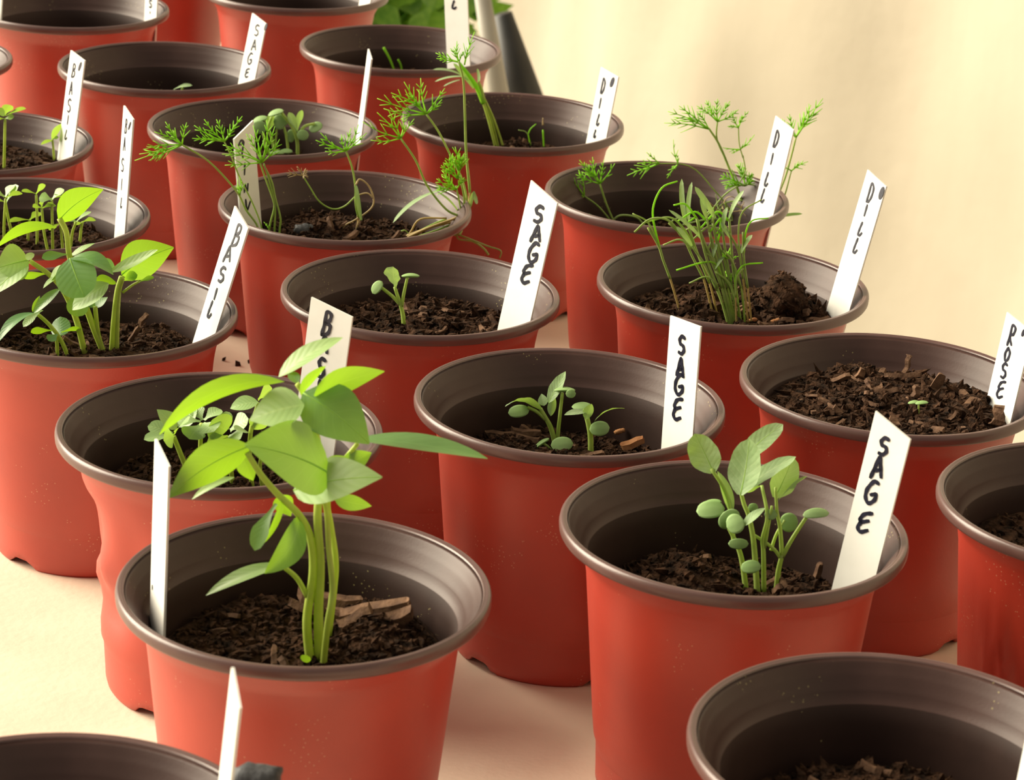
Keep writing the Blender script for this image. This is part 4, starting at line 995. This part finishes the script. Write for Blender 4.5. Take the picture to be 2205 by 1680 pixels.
q.frond((516, 422), [(512, 386), (520, 390), (516, 380)], 1.6, 1)
q = dplant('P13', (566, 494), 'dill stem crossing in front of the shaded label', GE, dy=-.014)
q.stem([(564, 494), (545, 440), (515, 380), (500, 340), (483, 305)], 1.9, 1.6, 'dillstem'); q.frond((483, 305), [(418, 270), (440, 257), (522, 250), (466, 257), (414, 298), (505, 268), (428, 300)], 1.75, 3)
q = dplant('P13', (590, 496), 'bundled dill stems with a fan top right of the shaded label', GE, dy=-.014)
for pts in ([(580, 492), (590, 450), (588, 430), (570, 380), (560, 350)], [(591, 497), (592, 440), (580, 390), (568, 352)], [(602, 499), (604, 470), (594, 430), (585, 390), (568, 355)]): q.stem(pts, 2.2, 1.9, 'dillstem')
q.frond((564, 350), [(480, 312), (484, 356), (530, 288), (575, 258), (602, 300), (478, 332), (545, 270), (592, 272)], 1.75, 3); q.frond((578, 492), [(568, 478), (582, 484)], 1.2, 1)

GF = 'sprawling dill in front of the cream sheet'
q = dplant('P12', (1326, 488), 'dill plant at the left rim with two feathery tops', GF)
q.stem([(1326, 488), (1306, 440), (1292, 396)], 2.4, 2, 'dillstem'); q.stem([(1322, 486), (1290, 446), (1258, 422)], 2.2, 1.8, 'dillstem')
q.frond((1292, 396), [(1248, 345), (1276, 338), (1300, 345), (1324, 352), (1240, 376), (1262, 352)], 1.66, 3); q.frond((1258, 422), [(1185, 410), (1200, 442), (1217, 378), (1246, 366), (1216, 454), (1190, 418)], 1.75, 3)
q.leaf((1286, 472), (1248, 458), 11, (-.2, .9, .3), 'strap', .05, .1, 'sage', name='strap_leaf'); q.stem([(1312, 482), (1335, 464), (1370, 468), (1388, 486)], 2.2, 2, 'strap', False, name='seed_leaf')
q = dplant('P12', (1602, 474), 'tallest sprawling dill, its crown spread against the cream sheet', GF)
q.stem([(1602, 474), (1596, 430), (1570, 362), (1548, 310), (1526, 276)], 3.2, 2.2, 'dillstem'); q.stem([(1566, 350), (1544, 300), (1545, 258)], 2, 1.6, 'dillstem', False, name='branch'); q.stem([(1600, 340), (1592, 310), (1590, 270)], 1.4, 1.2, 'dillstem', False, name='branch'); q.stem([(1588, 400), (1604, 370), (1600, 335)], 1.6, 1.3, 'dillstem', False, name='branch')
q.frond((1526, 278), [(1430, 265), (1438, 240), (1462, 228), (1500, 240), (1450, 252)], 1.66, 4); q.frond((1545, 262), [(1500, 228), (1545, 213), (1572, 218), (1520, 216), (1590, 236)], 1.66, 4); q.frond((1590, 275), [(1575, 245), (1612, 240), (1600, 250), (1566, 272)], 1.49, 3); q.frond((1593, 322), [(1556, 318), (1625, 290), (1575, 330), (1610, 310)], 1.49, 2)
q.frond((1605, 400), [(1552, 378), (1600, 360), (1622, 388), (1560, 402), (1588, 352), (1620, 372)], 1.93, 4, spread=.5)
q = dplant('P12', (1625, 482), 'dill plant arching right in front of its label', GF)
q.stem([(1600, 484), (1630, 470), (1665, 438), (1688, 390), (1703, 340), (1714, 296)], 2.2, 1.9, 'dillstem'); q.stem([(1676, 452), (1690, 420), (1704, 368)], 1.8, 1.4, 'dillstem', False, name='branch')
q.frond((1714, 296), [(1684, 256), (1700, 246), (1746, 226), (1772, 212), (1768, 236), (1735, 250)], 1.75, 3); q.frond((1704, 368), [(1684, 358), (1724, 350), (1740, 348)], 1.57, 2)
q.leaf((1660, 472), (1728, 461, -.004), 12, (-.1, .9, .3), 'strap', .05, .1, 'basil', name='strap_leaf'); q.stem([(1664, 474), (1655, 462)], 2.6, 2, 'dry', False, name='seed_husk')
q = dplant('P12', (1580, 484), 'tangled dill with curled dry stems and loose wisps', GF)
rg = random.Random(11)
q.stem([(1580, 486), (1570, 450), (1540, 412), (1485, 358), (1400, 352)], 1.8, 1.2, 'dillstem')
q.frond((1420, 352), [(1350, 378), (1392, 328), (1372, 352), (1365, 370)], 1.57, 2); q.frond((1460, 354), [(1450, 300), (1456, 330), (1436, 384), (1445, 365)], 1.40, 2)
for i in range(26):
    x0, y0 = rg.uniform(1540, 1640), rg.uniform(430, 486); a = rg.uniform(0, 6.28); L_ = rg.uniform(14, 42)
    pts = [(x0, y0, rg.uniform(-.01, .01))]
    for t in range(3):
        a += rg.uniform(-.9, .9); pts.append((pts[-1][0] + L_ / 3 * math.cos(a), min(490, pts[-1][1] + L_ / 3 * math.sin(a)), pts[-1][2] + rg.uniform(-.002, .002)))
    q.stem(pts, 1.3, .7, rg.choice(('dry', 'strap', 'dill', 'dillstem')), False, name='wisp', sides=5)
for pts in ([(1520, 470), (1560, 420), (1600, 398), (1640, 402)], [(1530, 480), (1555, 440), (1610, 432), (1660, 445)], [(1470, 484), (1530, 472), (1590, 476), (1640, 470)], [(1440, 482), (1460, 470), (1500, 470)]): q.stem(pts, 2, 1.4, 'strap', False, name='seed_leaf')

GH = 'dense upright dill bunch'
def dstem(base, pts, r, leaves=(), label='fine dill stem in the dense upright bunch', fr=None):
    q = Plant('P11', base, 'dill_seedling', label, 'dill seedling', GH)
    q.stem([base] + pts, r, r * .85, 'pinkstem' if r < 2.6 else 'dillstem')
    if len(pts) > 1:
        q.stem([pts[0]] + pts[1:], r * 1.15, r, 'dillstem', False, name='upper_stem')
    for L in leaves:
        if len(L) == 3 and isinstance(L[2], (int, float)) and not isinstance(L[0], list):
            q.leaf(L[0], L[1], L[2], (-.3, .7, .5), 'strap', .10, .15, 'sage', name='seed_leaf')
        else:
            q.stem(L[0], L[1], L[1] * .7, L[2], False, name='seed_leaf', flat=.5)
    if fr: q.frond(fr[0], fr[1], 1.75, 2)
    return q
dstem((1468, 684), [(1443, 600), (1428, 560), (1418, 530), (1395, 490)], 2.4, [([(1428, 560), (1412, 500), (1406, 450), (1425, 405), (1459, 390)], 2.6, 'dill'), ([(1418, 530), (1396, 480), (1362, 460)], 2.4, 'strap')], 'lone dill stem standing apart at the left of the bunch')
dstem((1538, 690), [(1515, 600), (1492, 555), (1470, 510), (1440, 480)], 2.4, [([(1470, 512), (1440, 475), (1400, 472), (1366, 500)], 3, 'strap')], 'second dill stem from the left, arching low to the left')
dstem((1546, 686), [(1528, 610), (1500, 540), (1480, 480)], 2.4, [([(1495, 530), (1470, 490), (1440, 468), (1386, 480)], 2.8, 'strap'), ((1478, 485), (1468, 385), 12), ((1484, 478), (1490, 392), 11)], 'dill stem in the bunch topped by two pale upright straps')
for i, (bx, tx, ty) in enumerate(((1568, 1500, 470), (1574, 1515, 520), (1579, 1508, 500), (1584, 1535, 480), (1590, 1545, 520), (1572, 1520, 545), (1576, 1528, 500))):
    lv = [([(tx, ty), (tx - 24 + 8 * i, ty - 30), (tx - 50 + 12 * i, ty - 28 + 3 * i)], 2.6, ('dill', 'strap')[i % 2])]
    if i == 1: lv.append(((1515, 520), (1440, 452), 9))
    if i == 3: lv.append(((1540, 470), (1496, 402), 13))
    dstem((bx, 700), [((bx * 2 + tx) / 3, 620), ((bx + tx * 2) / 3, 560), (tx, ty)], 2.8, lv)
dstem((1596, 702), [(1590, 660), (1570, 610), (1540, 585)], 2.6, [([(1556, 600), (1540, 568), (1510, 566), (1456, 582)], 2.6, 'dill'), ([(1545, 612), (1520, 596), (1484, 610)], 2.4, 'strap')], 'dill stem forking low, front of the bunch', ((1575, 605), [(1555, 585), (1575, 588), (1566, 580)]))
dstem((1604, 702), [(1596, 620), (1575, 560), (1555, 540)], 2.6, [((1560, 552), (1538, 580), 12), ((1535, 555), (1544, 525), 10)], 'dill stem with a feathery tuft, front of the bunch', ((1566, 556), [(1556, 545), (1578, 538), (1590, 552), (1572, 534)]))
dstem((1612, 702), [(1600, 600), (1590, 540), (1562, 490)], 2.3, [((1572, 512), (1552, 478), 10), ([(1596, 570), (1590, 500), (1600, 455), (1640, 430)], 2.2, 'strap')], 'dill stem near the right of the bunch, bending left')
dstem((1619, 702), [(1610, 620), (1602, 560), (1600, 500)], 2.3, [([(1602, 545), (1606, 500), (1620, 475), (1655, 470)], 2.2, 'dill'), ((1596, 545), (1620, 506), 12)], 'rightmost dill stem of the bunch')
for i, (bx, tx, ty) in enumerate(((1571, 1490, 530), (1582, 1522, 470), (1588, 1556, 500), (1594, 1570, 470))):
    dstem((bx, 700), [((bx * 2 + tx) / 3, 625), ((bx + tx * 2) / 3, 570), (tx, ty)], 2.6, [((tx, ty), (tx - 34 + 22 * i, ty - 42 - 6 * i), 11), ([(tx, ty + 6), (tx - 26, ty - 14), (tx - 62, ty - 2 + 8 * i)], 2.8, ('strap', 'dill')[i % 2])])
dstem((1586, 702), [(1584, 640), (1586, 600), (1600, 578)], 2.2, [([(1584, 630), (1584, 600), (1600, 572), (1643, 566)], 2.4, 'dill')], 'dill stem with a strap leaf hooked to the right')

# ------------------------------------------------------------------ things beyond the bench
def lean_post(name, A, B, y, r0, r1, mat, label, cat):
    a = at(*A, y); b = at(*B, y); d = (a - b)
    foot = b - d * ((b.z - FLOORZ) / d.z)
    rt_ = empty(name, foot, label, cat); mb = MB(); mb.tube([foot, b, a], r0, r1, 20); mk('pole', mb.v, mb.f, MAT[mat], rt_)
    mb = MB(); mb.tube([foot, foot + V((0, 0, .03))], r0 * 1.5, r0 * 1.35, 20); mk('foot', mb.v, mb.f, MAT[mat], rt_)
    return rt_
lean_post('support_post', (1030, -60), (1076, 215), 2.05, .011, .006, 'white', 'leaning pale grey post blurred behind the back pots', 'post')
lean_post('support_pole', (1082, 30), (1128, 215), 2.35, .028, .009, 'black', 'leaning black pole blurred beside the pale grey post', 'pole')
rg = random.Random(3)
def bush(u, v_, y, n, rad, label):
    c = at(u, v_, y); base = V((c.x, c.y, FLOORZ))
    rt_ = empty('leafy_shrub', base, label, 'shrub', 'greenery beyond the bench')
    mb = MB(); mb.tube([base, V((c.x, c.y, c.z))], .012, .006, 8); mk('trunk', mb.v, mb.f, MAT['dillstem'], rt_)
    vs = []; fs = []
    for i in range(n):
        a = V((rg.gauss(0, 1), rg.gauss(0, 1), rg.gauss(0, 1))).normalized() * (rad * rg.random() ** .4); a.z *= 1.5
        p = c + a; d = V((rg.gauss(0, 1), rg.gauss(0, 1), rg.gauss(0, .6))).normalized(); s = d.orthogonal().normalized(); L = rg.uniform(.035, .06); w_ = L * .35; nn = s.cross(d)
        o = len(vs); vs += [p, p + d * L * .4 + s * w_ + nn * .006, p + d * L, p + d * L * .4 - s * w_ + nn * .006, p + d * L * .45]
        fs += [(o, o + 1, o + 4), (o + 1, o + 2, o + 4), (o + 2, o + 3, o + 4), (o + 3, o, o + 4)]
    fo = mk('foliage', vs, fs, MAT['bush'], rt_); fo['kind'] = 'stuff'
bush(860, -10, 3.1, 900, .085, 'blurred green shrub behind the back pots, nearer the posts')
bush(770, -20, 2.6, 500, .08, 'blurred bright green shrub just behind the top edge pot')
